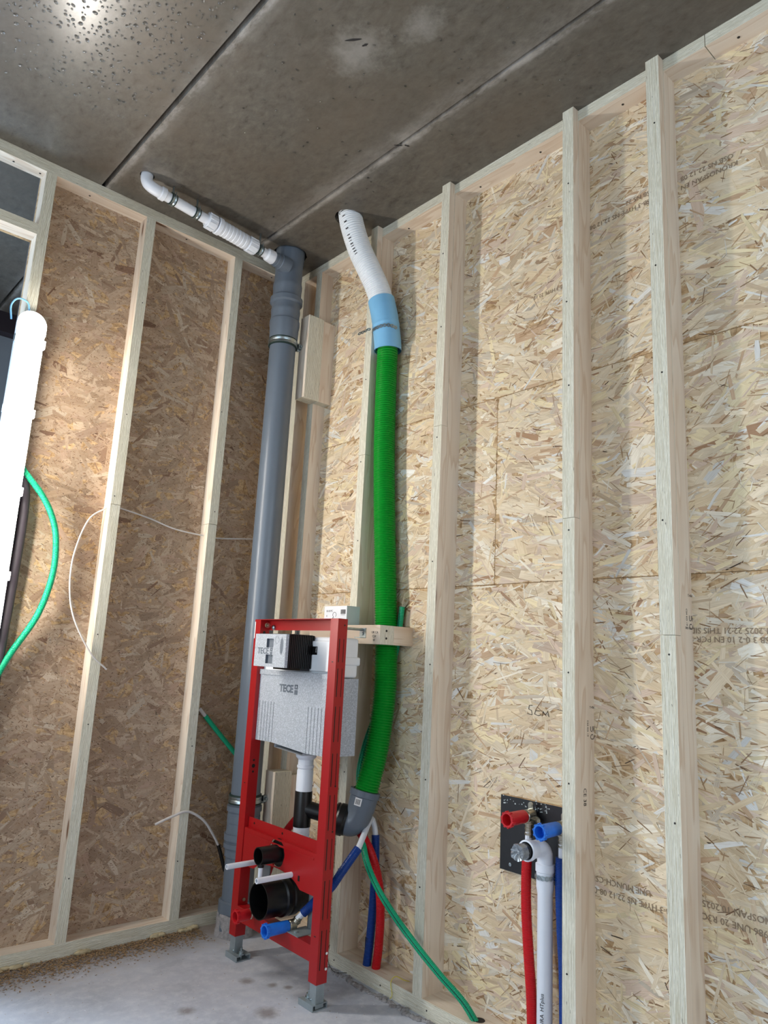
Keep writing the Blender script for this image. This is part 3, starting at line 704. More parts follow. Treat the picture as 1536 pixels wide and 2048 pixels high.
# ------------------------------------------------------------------ perforated white hose, blue sleeve, green hose, grey elbow
hose_c = [(-.205, -.585, 2.80), (-.200, -.588, 2.725), (-.190, -.600, 2.66), (-.160, -.612, 2.58), (-.125, -.640, 2.49), (-.095, -.655, 2.425), (-.078, -.672, 2.35), (-.068, -.682, 2.28)]
hw = thing('perforated_hose', 'white ribbed hose coming out of the hole in the ceiling', 'hose', (-.2, -.588, 2.713))
attach(corrugated('hose_body', hose_c, .0475, .0085, .0032, HOSEW, None, 36, True), hw)
sp = spline(hose_c, .002); m = MB()
for i in range(20, 130, 6):
    T = (sp[i+1]-sp[i-1]).normalized(); s_ = Vector((-.80, -.05, .35)); s_ = (s_-T*s_.dot(T)).normalized(); b = T.cross(s_)
    if i % 4 == 2 or i > 80 or i < 40: m.frame_box(sp[i], T, b, s_, (-.0012, -.006+.003*math.sin(i), .044), (.0012, .006+.003*math.sin(i), .0480))
o = m.build('slots', INK); o['kind'] = 'stuff'; attach(o, hw)
sl_c = [(-.080, -.665, 2.375), (-.070, -.680, 2.30), (-.058, -.690, 2.20), (-.056, -.691, 2.165)]
sl = thing('coupling_sleeve', 'light blue plastic sleeve joining the white and green hoses', 'sleeve', (-.065, -.685, 2.27))
pts = spline(sl_c, .004); n = len(pts)
out = lambda i: .0525+(.0012 if abs(i-n*.50) < 1.3 else 0)
mb = MB().sweep(pts, out, 40, cap=False); mb.sweep(pts, .0495, 40, cap=False)
attach(mb.build('sleeve_body', SLEEVE), sl)
gh_c = [(-.058, -.690, 2.215), (-.055, -.689, 2.15), (-.050, -.684, 2.05), (-.048, -.690, 1.80), (-.047, -.705, 1.577), (-.047, -.722, 1.40), (-.047, -.740, 1.21), (-.048, -.756, 1.04), (-.054, -.767, .90), (-.065, -.768, .79), (-.080, -.766, .69), (-.098, -.758, .605), (-.1085, -.7495, .546)]
tag(corrugated('drain_hose', gh_c, .0405, .0088, .0050, GREEN, None, 32), 'thick bright green ribbed hose hanging from blue sleeve to grey elbow', 'hose')
# perforated strap round the sleeve
def perforated(path, normals, step, rad, name, mat, parent):
    m = MB()
    for i, (p, nrm) in enumerate(zip(path, normals)):
        T = (path[min(i+1, len(path)-1)]-path[max(i-1, 0)]).normalized(); nrm = (nrm-T*nrm.dot(T)).normalized(); b = T.cross(nrm); seg = 12; vs = []
        for dz in (-.0006, .0006):
            for r_ in (rad*.42, rad):
                for k in range(seg): th = 2*math.pi*k/seg; vs.append(p+T*(r_*math.cos(th))+b*(r_*math.sin(th))+nrm*dz)
        q = lambda a, c: [(a*seg+k, a*seg+(k+1) % seg, c*seg+(k+1) % seg, c*seg+k) for k in range(seg)]
        m.add(vs, q(2, 3)+q(1, 0)+q(3, 1)+q(0, 2))
        m.frame_box(p, T, b, nrm, (rad*.75, -rad*.45, -.0007), (step-rad*.75, rad*.45, .0007))
    o = m.build(name, mat)
    return attach(o, parent) if parent else o
st = thing('hose_strap', 'perforated metal strap holding the blue sleeve to the stud', 'strap', (-.062, -.688, 2.24))
path, nr = [], []; c0 = Vector((-.062, -.6865, 2.243)); stp = .0145
for k in range(13):
    a = R(265)-k*R(15.4); d_ = Vector((math.cos(a), math.sin(a), 0)); path.append(c0+d_*.0552+Vector((0, 0, .003*math.sin(k*.8)))); nr.append(d_)
for k in range(0, 4): path.append(c0+Vector((-.062-.004*k, .034+.0135*k, -.003*k))); nr.append(Vector((-1, .0, .2)))
perforated(path, nr, stp, .0075, 'strap_links', ZINC, st)
eb = thing('pipe_elbow', 'grey pipe elbow at the bottom of the green hose', 'elbow', (-.11, -.70, .5))
ec = [(-.111, -.7465, .548), (-.114, -.7445, .524), (-.118, -.739, .498), (-.126, -.728, .478), (-.135, -.716, .471), (-.146, -.702, .475), (-.152, -.695, .4765)]
attach(MB().sweep(spline(ec, .005), .0435, 36).build('elbow_body', GREY), eb)
hd = Vector((.022, -.012, .115)).normalized()
attach(MB().lathe(Vector((-.1165, -.7445, .512)), hd, [(0, .0440), (.012, .0455), (.042, .0465), (.044, .0505), (.063, .0505), (.064, .0415), (.03, .041)], 36).build('elbow_socket', GREY), eb)
lb = MB(); pc = Vector((-.1105, -.7475, .541)); out_ = Vector((-.86, -.45, 0)); out_ = (out_-hd*out_.dot(hd)).normalized(); rgt = out_.cross(hd)*-1
def curved_label(mb, cen, axis, outv, r, w0, w1, h0, h1, mi=0):
    rg_ = axis.cross(outv).normalized(); vs = []
    for h in (h0, h1):
        for k in range(7):
            a = (w0+(w1-w0)*k/6)/r; vs.append(cen+axis*h+(outv*math.cos(a)+rg_*math.sin(a))*r)
    mb.add(vs, [(k, k+1, k+8, k+7) for k in range(6)], mi)
curved_label(lb, pc, hd, out_, .0475, -.012, .012, -.014, .010)
for k in range(7):
    w_ = -.009+k*.0026; curved_label(lb, pc, hd, out_, .0478, w_, w_+.0008+.0008*(k % 2), -.010, .006, 1)
attach(lb.build('label', [STICK, INK]), eb)

# ------------------------------------------------------------------ timber blocks and rail
tb = thing('timber_block', 'upper timber block screwed beside the soil pipe near the ceiling', 'timber block', (-.07, -.24, 2.06))
attach(MB().box((-.14, -.27, 2.06), (-D1-.0005, -.207, 2.43), 0, 2, 0).build('front_piece', [PINE, LVL]), tb)
attach(MB().box((-D1, -.27, 2.058), (-.001, -.2305, 2.425), 0, 2, 1).build('back_piece', [PINE, LVL]), tb)
tb = thing('timber_block', 'lower timber block behind the red frame beside the soil pipe', 'timber block', (-.07, -.24, .19))
attach(MB().box((-.14, -.27, .19), (-D1-.0005, -.207, .565), 0, 2, 0).build('front_piece', [PINE, LVL]), tb)
attach(MB().box((-D1, -.27, .19), (-.001, -.2305, .55), 0, 2, 1).build('back_piece', [PINE, LVL]), tb)
ra = thing('timber_rail', 'horizontal timber rail behind the top of the red frame', 'timber rail', (-.12, -.6, 1.05))
attach(MB().box((-.153, -.838, 1.05), (-D2-.0005, -.33, 1.113), 0, 1, 0).build('rail', [PINE, LVL]), ra)
attach(MB().box((-D2, -.838, 1.05), (-.001, -.800, 1.113), 0, 0, 1).build('packer', [PINE, LVL]), ra)
for z in (1.07, 1.095): attach(MB().lathe((-.125, -.8385, z), (0, -1, 0), [(0, .004), (.001, .0035), (.0012, .0015)], 10).build('screw', SCREW), ra)
for k, s_ in enumerate(('UK CA', 'C24', 'W')):
    q = text('timber_print', s_, .011, (-.1534, -.795-.004*k, 1.085-.013*k), (0, -1, 0), (0, 0, 1), INK, None, .0001); attach(q, ra)

# ------------------------------------------------------------------ carton on the rail
bx = thing('carton', 'small white carton standing on the timber rail', 'box', (-.12, -.585, 1.1135))
m = MB().box((-.150, -.652, 1.1135), (-.0905, -.522, 1.181)); m.m = [1 if i in (2,) else 0 for i in range(6)]
attach(m.build('carton_body', [CARD, CARDG]), bx)
fx = -.1504
m = MB()
for k in range(9): m.box((fx-.0002, -.618-.0032*k-.0012*(k % 2+1), 1.152), (fx, -.618-.0032*k, 1.168))
m.box((fx-.0002, -.643, 1.1485), (fx, -.62, 1.1495)); m.box((fx-.0002, -.565, 1.1215), (fx, -.535, 1.1225)); m.box((fx-.0002, -.572, 1.118), (fx, -.532, 1.119))
m.sweep([(fx, -.583-.010*math.cos(a), 1.150+.009*math.sin(a)) for a in np.linspace(-.9, 4.2, 16)], .0007, 5)
m.sweep([(fx, -.578, 1.143), (fx, -.570, 1.133)], .0012, 5)
o = m.build('label_print', INK); o['kind'] = 'stuff'; attach(o, bx)
for s_, z, y, sz in (('8-10 PC', 1.160, -.536, .011), ('8', 1.143, -.536, .009), ('TECE', 1.122, -.612, .012)):
    attach(text('label_words', s_, sz, (fx-.0002, y, z), (0, -1, 0), (0, 0, 1), INK, None, .0001), bx)

# ------------------------------------------------------------------ red installation frame
F0, F1, YL, YR = -.28, -.24, -.265, -.772       # front, back, left and right edges
ZB, ZT = .036, 1.126
fr = thing('installation_frame', 'red steel toilet installation frame standing on the floor before the right wall', 'frame', (-.26, -.518, 0))
FSHIFT = Vector((-.0507, -.0717, .0334)); FSIZE = .9666; ZF = -.0346      # the frame's own origin against the room's
def part(mb, name, mats): return attach(mb.build(name, mats), fr)
def channel(y0, y1, inner):
    """C profile: front web, two sides, lips; open to the back"""
    m = MB(); t_ = .002
    m.box((F0, y0, ZB), (F0+t_, y1, ZT)); m.box((F0+t_, y0, ZB), (F1, y0+t_, ZT)); m.box((F0+t_, y1-t_, ZB), (F1, y1, ZT))
    m.box((F1-t_, y0+t_, ZB), (F1, y0+.010, ZT)); m.box((F1-t_, y1-.010, ZB), (F1, y1-t_, ZT))
    return m
pl = part(channel(YL-.040, YL, -1), 'post', RED); pr = part(channel(YR, YR+.040, 1), 'post', RED)
for x, w_ in ((-.270, .0028), (-.252, .0018)):
    for z0, z1 in ((.075, .185), (.215, .325), (.355, .445), (.47, .575), (.60, .70), (.735, .845), (.875, .965), (.985, 1.06)):
        part(MB().box((x-w_/2, YR-.0007, z0), (x+w_/2, YR+.0005, z1)), 'slot', BLACK)
for z in (.118, .075): part(MB().lathe((-.2465, YR-.0004, z), (0, -1, 0), [(0, .004), (.0006, .004)], 10), 'hole_plug', STICK)
for z in (.60, .465, 1.105): part(MB().lathe((-.252, YR-.0004, z), (0, -1, 0), [(0, .003), (.0006, .003)], 10), 'post_hole', BLACK)
for z, y in ((.985, YR+.018), (.165, YR+.020), (.54, YL-.020)): part(MB().box((F0-.0005, y-.004, z-.0015), (F0+.0004, y+.004, z+.0015)), 'post_notch', BLACK)
for z, r_ in ((.62, .004), (.60, .007), (.58, .004), (1.078, .006)): part(MB().lathe((-.262, YL-.0402, z), (0, -1, 0), [(0, r_), (.0006, r_)], 12), 'post_hole', BLACK)
m = MB().lathe((-.258, YL-.0402, .152), (0, -1, 0), [(0, .0062), (.003, .0062), (.0035, .004)], 12)
part(m, 'rivet', BRASS)
m = MB(); t_ = .002
m.box((F1-t_, YR+.04, 1.088), (F1, YL-.04, ZT-t_)); m.box((F0, YR+.04, ZT-t_), (F1, YL-.04, ZT))
part(m, 'top_rail', RED)
m = MB(); m.box((F0-.0003, YL-.006, 1.055), (F0, YL-.0005, 1.117)); part(m, 'rating_label', STICK)
# cross plate with curved lower edge and stepped upper flange
def cross_plate():
    bm = bmesh.new(); ya, yb = YL-.042, YR+.042; yc = (ya+yb)/2; n = 40; hw = abs(yb-ya)/2
    def low(y):
        s_ = abs(y-yc)/hw
        return .272+.034*max(0, 1-(s_/.62)**2)**.6 if s_ < .62 else .272
    hc, hr = (-.515, .352), .046
    cols = [ya+(yb-ya)*k/n for k in range(n+1)]
    for k in range(n):
        y0, y1 = cols[k], cols[k+1]; ym = (y0+y1)/2
        spans = [(low(y0), low(y1), .392, .392)]
        d = abs(ym-hc[0])
        if d < hr:
            def ch(y): return math.sqrt(max(0, hr*hr-min(hr, abs(y-hc[0]))**2))
            spans = [(low(y0), low(y1), max(hc[1]-ch(y0), low(y0)+.004), max(hc[1]-ch(y1), low(y1)+.004)), (min(hc[1]+ch(y0), .39), min(hc[1]+ch(y1), .39), .392, .392)]
        for a0, a1, b0, b1 in spans:
            for x, rev in ((F0+.002, 0), (F0+.004, 1)):
                q = [(x, y0, a0), (x, y1, a1), (x, y1, b1), (x, y0, b0)]
                bm.faces.new([bm.verts.new(p) for p in (q if rev else q[::-1])])
            for q in ([(F0+.002, y0, a0), (F0+.002, y1, a1), (F0+.004, y1, a1), (F0+.004, y0, a0)], [(F0+.002, y0, b0), (F0+.002, y1, b1), (F0+.004, y1, b1), (F0+.004, y0, b0)]):
                bm.faces.new([bm.verts.new(p) for p in q])
    me = bpy.data.meshes.new('cross_plate'); bm.to_mesh(me); bm.free(); me.materials.append(RED)
    o = bpy.data.objects.new('cross_plate', me); C.objects.link(o); attach(o, fr)
    m = MB(); m.box((F0+.002, yb, .392), (F0+.018, ya, .394)); m.box((F0+.016, yb, .394), (F0+.018, ya, .428))
    m.box((F0+.0005, yb+.01, .374), (F0+.002, ya-.02, .380))
    part(m, 'plate_flange', RED)
    for y in (-.345, -.52): part(MB().lathe((F0+.0158, y, .412), (-1, 0, 0), [(0, .004), (.0005, .004)], 10), 'plate_hole', BLACK)
    part(MB().box((F0+.0012, -.652, .296), (F0+.0018, -.643, .312)), 'plate_hole', BLACK)
    m = MB().lathe((F0+.012, -.515, .352), (-1, 0, 0), [(0, .044), (.003, .044), (.003, .03)], 30); part(m, 'hole_collar', BLACK)
cross_plate()
m = MB(); m.box((F0, YR+.04, .090), (F0+.002, YL-.04, .134)); m.box((F0, YR+.04, .134), (F1, YL-.04, .136)); m.box((F1-.002, YR+.04, .09), (F1, YL-.04, .134))
part(m, 'bottom_rail', RED)
# adjustable feet
for y, sg in ((YL-.020, -1), (YR+.020, 1)):
    m = MB(); t_ = .003
    m.box((F0+.005, y-.016, ZF+.004), (F0+.005+t_, y+.016, .30)); m.box((F0+.005+t_, y-.016, ZF+.004), (F1-.004, y-.016+t_, .30)); m.box((F0+.005+t_, y+.016-t_, ZF+.004), (F1-.004, y+.016, .30))
    ft = part(m, 'foot', DULLZ)
    ya, yb = sorted((y-sg*.020, y+sg*.052)); xa, xb = -.288, -.232
    m = MB().box((xa, ya, ZF), (xb, yb, ZF+.003)); m.box((xa, ya, ZF+.003), (xa+.003, yb, ZF+.018)); m.box((xb-.003, ya, ZF+.003), (xb, yb, ZF+.018))
    m.box((xa+.003, ya+.001, ZF+.015), (xa+.018, yb-.001, ZF+.0175)); m.box((xb-.018, ya+.001, ZF+.015), (xb-.003, yb-.001, ZF+.0175)); yq = y+sg*.018; m.box((xa+.018, min(ya if sg > 0 else yq, yq), ZF+.014), (xb-.018, max(yb if sg < 0 else yq, yq), ZF+.0172))
    o = part(m, 'foot_plate', DULLZ); under(o, ft)
    m = MB().lathe(((xa+xb)/2, y+sg*.036, ZF+.003), (0, 0, 1), [(0, .004), (.014, .004), (.014, .012), (.0175, .012), (.0175, .0085), (.026, .0085), (.026, .004), (.036, .004)], 14)
    o = part(m, 'foot_bolt', ZINC); under(o, ft)
    m = MB().lathe((F0+.005, y+sg*.008, ZF+.024), (-1, 0, 0), [(0, .004), (.003, .003)], 8); o = part(m, 'foot_screw', ZINC); under(o, ft)
# cistern: lower insulated body, milky tank, strap, lid
cy0, cy1 = -.737, -.287
def rounded(name, mats, x0, x1, y0, y1, z0, z1, r=.008):
    bm = bmesh.new(); bmesh.ops.create_cube(bm, size=1)
    for v in bm.verts: v.co = Vector(((x0+x1)/2+v.co.x*(x1-x0), (y0+y1)/2+v.co.y*(y1-y0), (z0+z1)/2+v.co.z*(z1-z0)))
    bmesh.ops.bevel(bm, geom=list(bm.edges), offset=r, segments=3, affect='EDGES', profile=.5)
    me = bpy.data.meshes.new(name); bm.to_mesh(me); bm.free(); me.materials.append(mats)
    for p_ in me.polygons: p_.use_smooth = False
    o = bpy.data.objects.new(name, me); C.objects.link(o); return attach(o, fr)
m = MB(); xf, xb = -.263, -.150
bot = [(cy1, .692), (-.43, .694), (-.43, .680), (-.60, .671), (-.60, .680), (cy0, .683)]
def bz(y):
    for (a, za), (b, zb_) in zip(bot[:-1], bot[1:]):
        if a > b and b <= y <= a: return za+(zb_-za)*(a-y)/(a-b)
    return .685
grooves = []
ys = [cy1]
for g0 in (-.292, -.612):
    for k in range(7): grooves.append(g0-.0185*k-.004)
prev = cy1
for gy in sorted(grooves, reverse=True)+[None]:
    y0 = prev; y1 = gy if gy is not None else cy0
    if y0-y1 > .0005: m.add([(xf, y0, bz(y0-.0001)), (xf, y1, bz(y1+.0001)), (xf, y1, .932), (xf, y0, .932)], [(0, 3, 2, 1)])
    if gy is None: break
    gw = .0028; zt = .832
    m.add([(xf, gy, zt), (xf, gy-gw, zt), (xf, gy-gw, .932), (xf, gy, .932)], [(0, 3, 2, 1)])
    zb_ = bz(gy)
    A_ = [(xf, gy, zb_), (xf, gy, zt), (xf, gy-gw, zt), (xf, gy-gw, zb_)]; B_ = [(xf+.014, p[1], p[2]) for p in A_]
    m.add(A_+B_, [(4, 5, 6, 7), (0, 1, 5, 4), (1, 2, 6, 5), (2, 3, 7, 6)])
    prev = gy-gw
for (a, za), (b, zb_) in zip(bot[:-1], bot[1:]): m.add([(xf, a, za), (xf, b, zb_), (xb, b, zb_), (xb, a, za)], [(0, 1, 2, 3)])
m.add([(xf, cy0, .683), (xb, cy0, .683), (xb, cy0, .932), (xf, cy0, .932)], [(0, 1, 2, 3)])
m.add([(xf, cy1, .692), (xb, cy1, .692), (xb, cy1, .932), (xf, cy1, .932)], [(3, 2, 1, 0)])
m.add([(xb, cy0, .683), (xb, cy1, .692), (xb, cy1, .932), (xb, cy0, .932)], [(0, 1, 2, 3)])
m.add([(xf, cy0, .932), (xb, cy0, .932), (xb, cy1, .932), (xf, cy1, .932)], [(0, 1, 2, 3)])
cover = part(m, 'cistern_cover', EPS)
m = MB().box((xf-.004, cy0+.002, .926), (xf+.03, cy1-.002, .944)); part(m, 'cover_ledge', EPS)
rounded('cistern_tank', TANK, -.250, -.155, cy0, cy1+.005, .934, 1.066, .010)
rounded('tank_rim', TANK, -.254, -.150, cy0-.006, cy1+.010, .975, 1.003, .006)
rounded('tank_front', TANK, -.259, -.245, -.72, -.60, .950, 1.052, .004)
under(text('cover_emblem', 'TECE', .036, (xf-.0006, -.437, .872), (0, -1, 0), (0, 0, 1), EPSINK, None, .0004, 'LEFT', .0012), cover)
def emblem(y, z, s_, x):
    mm = MB(); b = s_*.13
    for a0, a1, c0, c1 in ((0, s_*.62, .52*s_+b*2, .52*s_+b), (0, s_*.62, 1.12*s_, 1.12*s_-b)): pass
    q = lambda y0, y1, z0, z1: mm.box((x-.0008, y-y1, z+z0), (x+.0004, y-y0, z+z1))
    wd = s_*.55; q(0, wd, 0, s_*.52)
    q(0, wd, s_*.62, s_*.62+b); q(0, wd, s_*1.14-b, s_*1.14); q(0, b, s_*.62, s_*1.14); q(wd-b, wd, s_*.62, s_*1.14)
    return mm
under(part(emblem(-.530, .866, .030, xf-.0002), 'cover_emblem', EPSINK), cover)
# clips at the cistern side
for z in (.895, .775):
    m = MB().box((-.237, cy0-.006, z-.026), (-.224, cy0-.0005, z+.026)); cl_ = part(m, 'side_clip', TANK)
    m = MB().box((-.2385, cy0-.0075, z-.028), (-.231, cy0-.006, z)); under(part(m, 'clip_latch', BLACK), cl_)
# flush plate shaft: black ribbed box with a foam plug
sy0, sy1, sz0, sz1, sx0 = -.610, -.420, .957, 1.068, -.369
m = MB().box((sx0+.012, sy0, sz0), (-.250, sy1, sz1))
for k in range(14):
    x = sx0+.014+k*.0075; m.box((x, sy0-.003, sz0), (x+.0035, sy0, sz1)); m.box((x, sy0, sz1), (x+.0035, sy1, sz1+.002))
m.box((-.30, sy0+.006, sz0-.008), (-.262, sy1-.02, sz0)); m.box((-.285, sy0-.003, sz1-.064), (-.258, sy0-.001, sz1-.03))
part(m, 'flush_shaft', BLACK)
m = MB()
holes = [(-.478, 1.035), (-.478, .979)]      # square openings in the plug
yy = sorted({sy0, sy1, -.536, -.493}); zz = [sz0, .968, .998, 1.022, 1.052, sz1]
for i in range(len(yy)-1):
    for j in range(len(zz)-1):
        y0, y1, z0, z1 = yy[i], yy[i+1], zz[j], zz[j+1]
        if (y0, y1) == (-.536, -.493) and j in (1, 3):
            m.add([(sx0+.008, y0, z0), (sx0+.008, y1, z0), (sx0+.008, y1, z1), (sx0+.008, y0, z1)], [(0, 3, 2, 1)], 1)
            A_ = [(sx0, y0, z0), (sx0, y1, z0), (sx0, y1, z1), (sx0, y0, z1)]; B_ = [(sx0+.008,)+p[1:] for p in A_]
            m.add(A_+B_, [(0, 1, 5, 4), (1, 2, 6, 5), (2, 3, 7, 6), (3, 0, 4, 7)], 1); continue
        m.add([(sx0, y0, z0), (sx0, y1, z0), (sx0, y1, z1), (sx0, y0, z1)], [(0, 3, 2, 1)])
A_ = [(sx0, sy0, sz0), (sx0, sy1, sz0), (sx0, sy1, sz1), (sx0, sy0, sz1)]; B_ = [(sx0+.0119,)+p[1:] for p in A_]
m.add(A_+B_, [(0, 1, 5, 4), (1, 2, 6, 5), (2, 3, 7, 6), (3, 0, 4, 7), (4, 5, 6, 7)])
plug = part(m, 'foam_plug', [EPS, EPSINK])
under(text('plug_emblem', 'TECE', .030, (sx0-.0005, -.440, 1.000), (0, -1, 0), (0, 0, 1), EPSINK, None, .0003, 'LEFT', .0004), plug)
under(part(emblem(-.519, .996, .022, sx0-.0001), 'plug_emblem', EPSINK), plug)
m = MB(); vs = [(sx0-.0004, -.586+.009*math.cos(a)*(1 if abs(math.sin(a)) < .75 else .5), 1.028+.030*math.sin(a)) for a in np.linspace(0, 2*math.pi, 24, endpoint=False)]
m.add(vs, [tuple(range(24))]); under(part(m, 'plug_opening', EPSINK), plug)
m = MB().sweep([(sx0, -.556+.012*math.cos(a), 1.048+.012*math.sin(a)) for a in np.linspace(0, 6.28, 25)], .0005, 5); under(part(m, 'plug_ring', EPSINK), plug)
m = MB().box((-.2602, -.640, 1.005), (-.2592, -.612, 1.033)); part(m, 'tank_label', BLACK)
attach(text('tank_label_words', 'TECE', .008, (-.2604, -.632, 1.031), (0, 0, -1), (0, -1, 0), INKW, None, .0001), fr)
# wall anchors: threaded rods and zinc brackets on the rail
for y in (YL-.075, YR+.043):
    m = MB().lathe((F1+.0, y, 1.098), (1, 0, 0), [(0, .0045), (.105, .0045)], 10); m.lathe((F1-.012, y, 1.098), (1, 0, 0), [(0, .0045), (.004, .009), (.010, .009), (.0105, .0045), (.013, .0045)], 12)
    part(m, 'threaded_rod', ZINC)
    m = MB().box((-.1365, y-.016, 1.070), (-.1335, y+.016, 1.104)); m.box((-.160, y-.016, 1.0695), (-.1335, y+.016, 1.0718)); m.lathe((-.137, y, 1.084), (-1, 0, 0), [(0, .006), (.004, .006), (.004, .003)], 10)
    part(m, 'wall_bracket', ZINC)
m = MB().lathe((F0+.012, YL-.060, 1.104), (0, -1, 0), [(0, .005), (.006, .010), (.012, .010), (.012, .005), (.022, .005)], 12); part(m, 'wing_nut', BRASS)
# fixing studs in white sleeves
def hollow(p, ax, r0, r1, ln): return MB().lathe(p, ax, [(0, r1), (ln, r1), (ln, r0), (ln-.03, r0)], 18)
for y in (-.425, -.607):
    part(hollow((F0+.02, y, .306), (-1, 0, 0), .0058, .0088, .15), 'stud_sleeve', WHITE)
part(MB().lathe((-.335, -.515, .318), (0, 0, -1), [(0, .010), (.012, .010), (.012, .0075), (.052, .0075)], 14).build('drain_stub', WHITE), 'x', None) if False else None
m = MB().lathe((-.33, -.505, .318), (0, 0, -1), [(0, .0075), (.050, .0075)], 14); part(m, 'stub_pipe', WHITE)
m = MB().lathe((-.33, -.505, .326), (0, 0, -1), [(0, .0105), (.014, .0105)], 14); part(m, 'stub_cap', BLACK)
# flush inlet and soil outlet
def open_pipe(name, p, ax, r, ln, prof, mat=BLACK):
    return part(MB().lathe(p, ax, prof+[(ln, r), (ln, r-.003), (ln*.2, r-.003)], 40, cap=False), name, mat)
open_pipe('flush_inlet', (-.20, -.515, .350), (-1, 0, 0), .028, .150, [(0, .0), (0, .028)])
open_pipe('soil_outlet', (-.17, -.515, .213), (-1, 0, 0), .0565, .165, [(0, 0), (0, .056), (.03, .056), (.035, .0615), (.055, .0615), (.06, .058), (.07, .0615), (.085, .0615), (.09, .0565)])
m = MB().box((-.206, -.665, .1365), (-.202, -.615, .29)); m.box((-.206, -.617, .1365), (-.19, -.613, .29)); m.box((-.28, -.665, .1365), (-.202, -.600, .139)); m.lathe((-.262, -.63, .139), (0, 0, 1), [(0, .007), (.004, .007)], 6)
part(m, 'outlet_bracket', DULLZ); part(MB().box((-.236, -.42, .16), (-.232, -.35, .31)), 'outlet_bracket', DULLZ)
m = MB().lathe((-.2063, -.648, .235), (-1, 0, 0), [(0, .006), (.0006, .006)], 14); part(m, 'bracket_hole', BLACK)

fr.location += FSHIFT; fr.scale = (FSIZE,)*3

# ------------------------------------------------------------------ flush pipe with black tee
fp = thing('flush_pipe', 'white and black flush pipe with side branch inside the red frame', 'pipe', (-.187, -.518, .5))
ap = lambda mb, name, mat: attach(mb.build(name, mat), fp)
FPX, FPY = -.240, -.592
ap(MB().lathe((FPX, FPY, .528), (0, 0, 1), [(0, .0275), (.095, .0275), (.1, .0255), (.105, .0285), (.112, .0285), (.113, .026), (.130, .026), (.138, .034), (.150, .036), (.168, .036)], 32), 'upper_pipe', WHITE)
ap(MB().lathe((FPX, FPY, .446), (0, 0, 1), [(0, .0290), (.110, .0290), (.112, .0285)], 32), 'tee', BLACK)
bd = Vector((.094, -.110, -.030)).normalized(); p0 = Vector((FPX, FPY, .505))
ap(MB().lathe(p0, bd, [(0, .026), (.075, .026), (.076, .0275), (.082, .0275), (.083, .026), (.085, .026), (.092, .030), (.104, .036), (.112, .0475), (.118, .0495), (.122, .0475), (.128, .0505), (.146, .0505), (.149, .047), (.156, .046)], 36), 'branch', BLACK)
ap(MB().lathe((FPX, FPY, .356), (0, 0, 1), [(0, .027), (.052, .027), (.054, .0285), (.058, .0285), (.06, .027), (.064, .027), (.066, .0285), (.070, .0285), (.072, .027), (.095, .0275)], 32), 'lower_pipe', WHITE)

# ------------------------------------------------------------------ taps' connectors
def capfit(name, label, cap_mat, p, ax, plate_dir, sleeve_dir, cap_len, group, red_dust=False, flange=True, sl=1.0):
    p = Vector(p); a = Vector(ax).normalized(); t = thing(name, label, 'pipe connector', p, group)
    sd = Vector(sleeve_dir).normalized()
    attach(MB().lathe(p-a*.004, a, [(0, .0165), (.02, .0165), (.022, .0148), (.05, .0148)], 26).build('body', BRASS), t)
    m = MB().lathe(p+sd*.010, sd, [(0, .0125), (.008, .0125), (.009, .0145), (.012, .0145), (.013, .0105), (.020, .0105), (.021, .0115), (.026, .0115), (.027, .0105), (.034, .0105), (.035, .0115), (.040, .0115), (.041, .0102), (.046, .0102)] if sl == 1 else [(0, .0125), (.006, .0125), (.007, .0138), (.010, .0138), (.011, .0105), (.020, .0105)], 22)
    attach(m.build('press_sleeve', BRASS), t)
    if flange:
        m = MB(); b = a.orthogonal().normalized(); c = a.cross(b)
        for ang in (R(95), R(-25), R(215)):
            d_ = Vector((0, -math.cos(ang), math.sin(ang))); d_ = (d_-a*d_.dot(a)).normalized(); e_ = a.cross(d_)
            m.frame_box(p-a*.012, d_, e_, a, (0, -.008, 0), (.026, .008, .0035)); m.lathe(p-a*.012+d_*.026, a, [(0, .008), (.0035, .008)], 14); m.lathe(p-a*.0085+d_*.026, a, [(0, .0045), (.0012, .004)], 10)
        m.lathe(p-a*.012, a, [(0, .0175), (.014, .0168)], 22)
        attach(m.build('flange', BRASS), t)
    r0, r1 = .0150, .0185; z0 = .022
    cp = MB().lathe(p+a*z0, a, [(0, r0+.0015), (.002, r1-.0015), (cap_len-.012, r1-.0005), (cap_len-.010, r1+.001), (cap_len, r1+.001), (cap_len, r0), (cap_len-.028, r0-.002), (cap_len-.028, 0)], 28, cap=False)
    b = a.orthogonal().normalized(); c = a.cross(b)
    for k in range(10):
        th = 2*math.pi*k/10; rd = b*math.cos(th)+c*math.sin(th); cp.frame_box(p+a*(z0+cap_len-.010)+rd*r1, a, rd.cross(a), rd, (0, -.0022, -.001), (.010, .0022, .0035))
    attach(cp.build('cap', cap_mat), t)
    return t
capfit('wall_elbow', 'brass water connector with blue cap low inside the red frame', BLUECAP, (-.297, -.661, .1765), (-1, 0, 0), None, (.45, -.42, .75), .085, 'capped water connectors', flange=False, sl=.5)
capfit('wall_elbow', 'water connector with red cap at the left end of the red bottom rail', REDCAP, (-.338, -.500, .1745), (-1, 0, 0), None, (.2, .2, .8), .050, 'capped water connectors', flange=False, sl=.5)

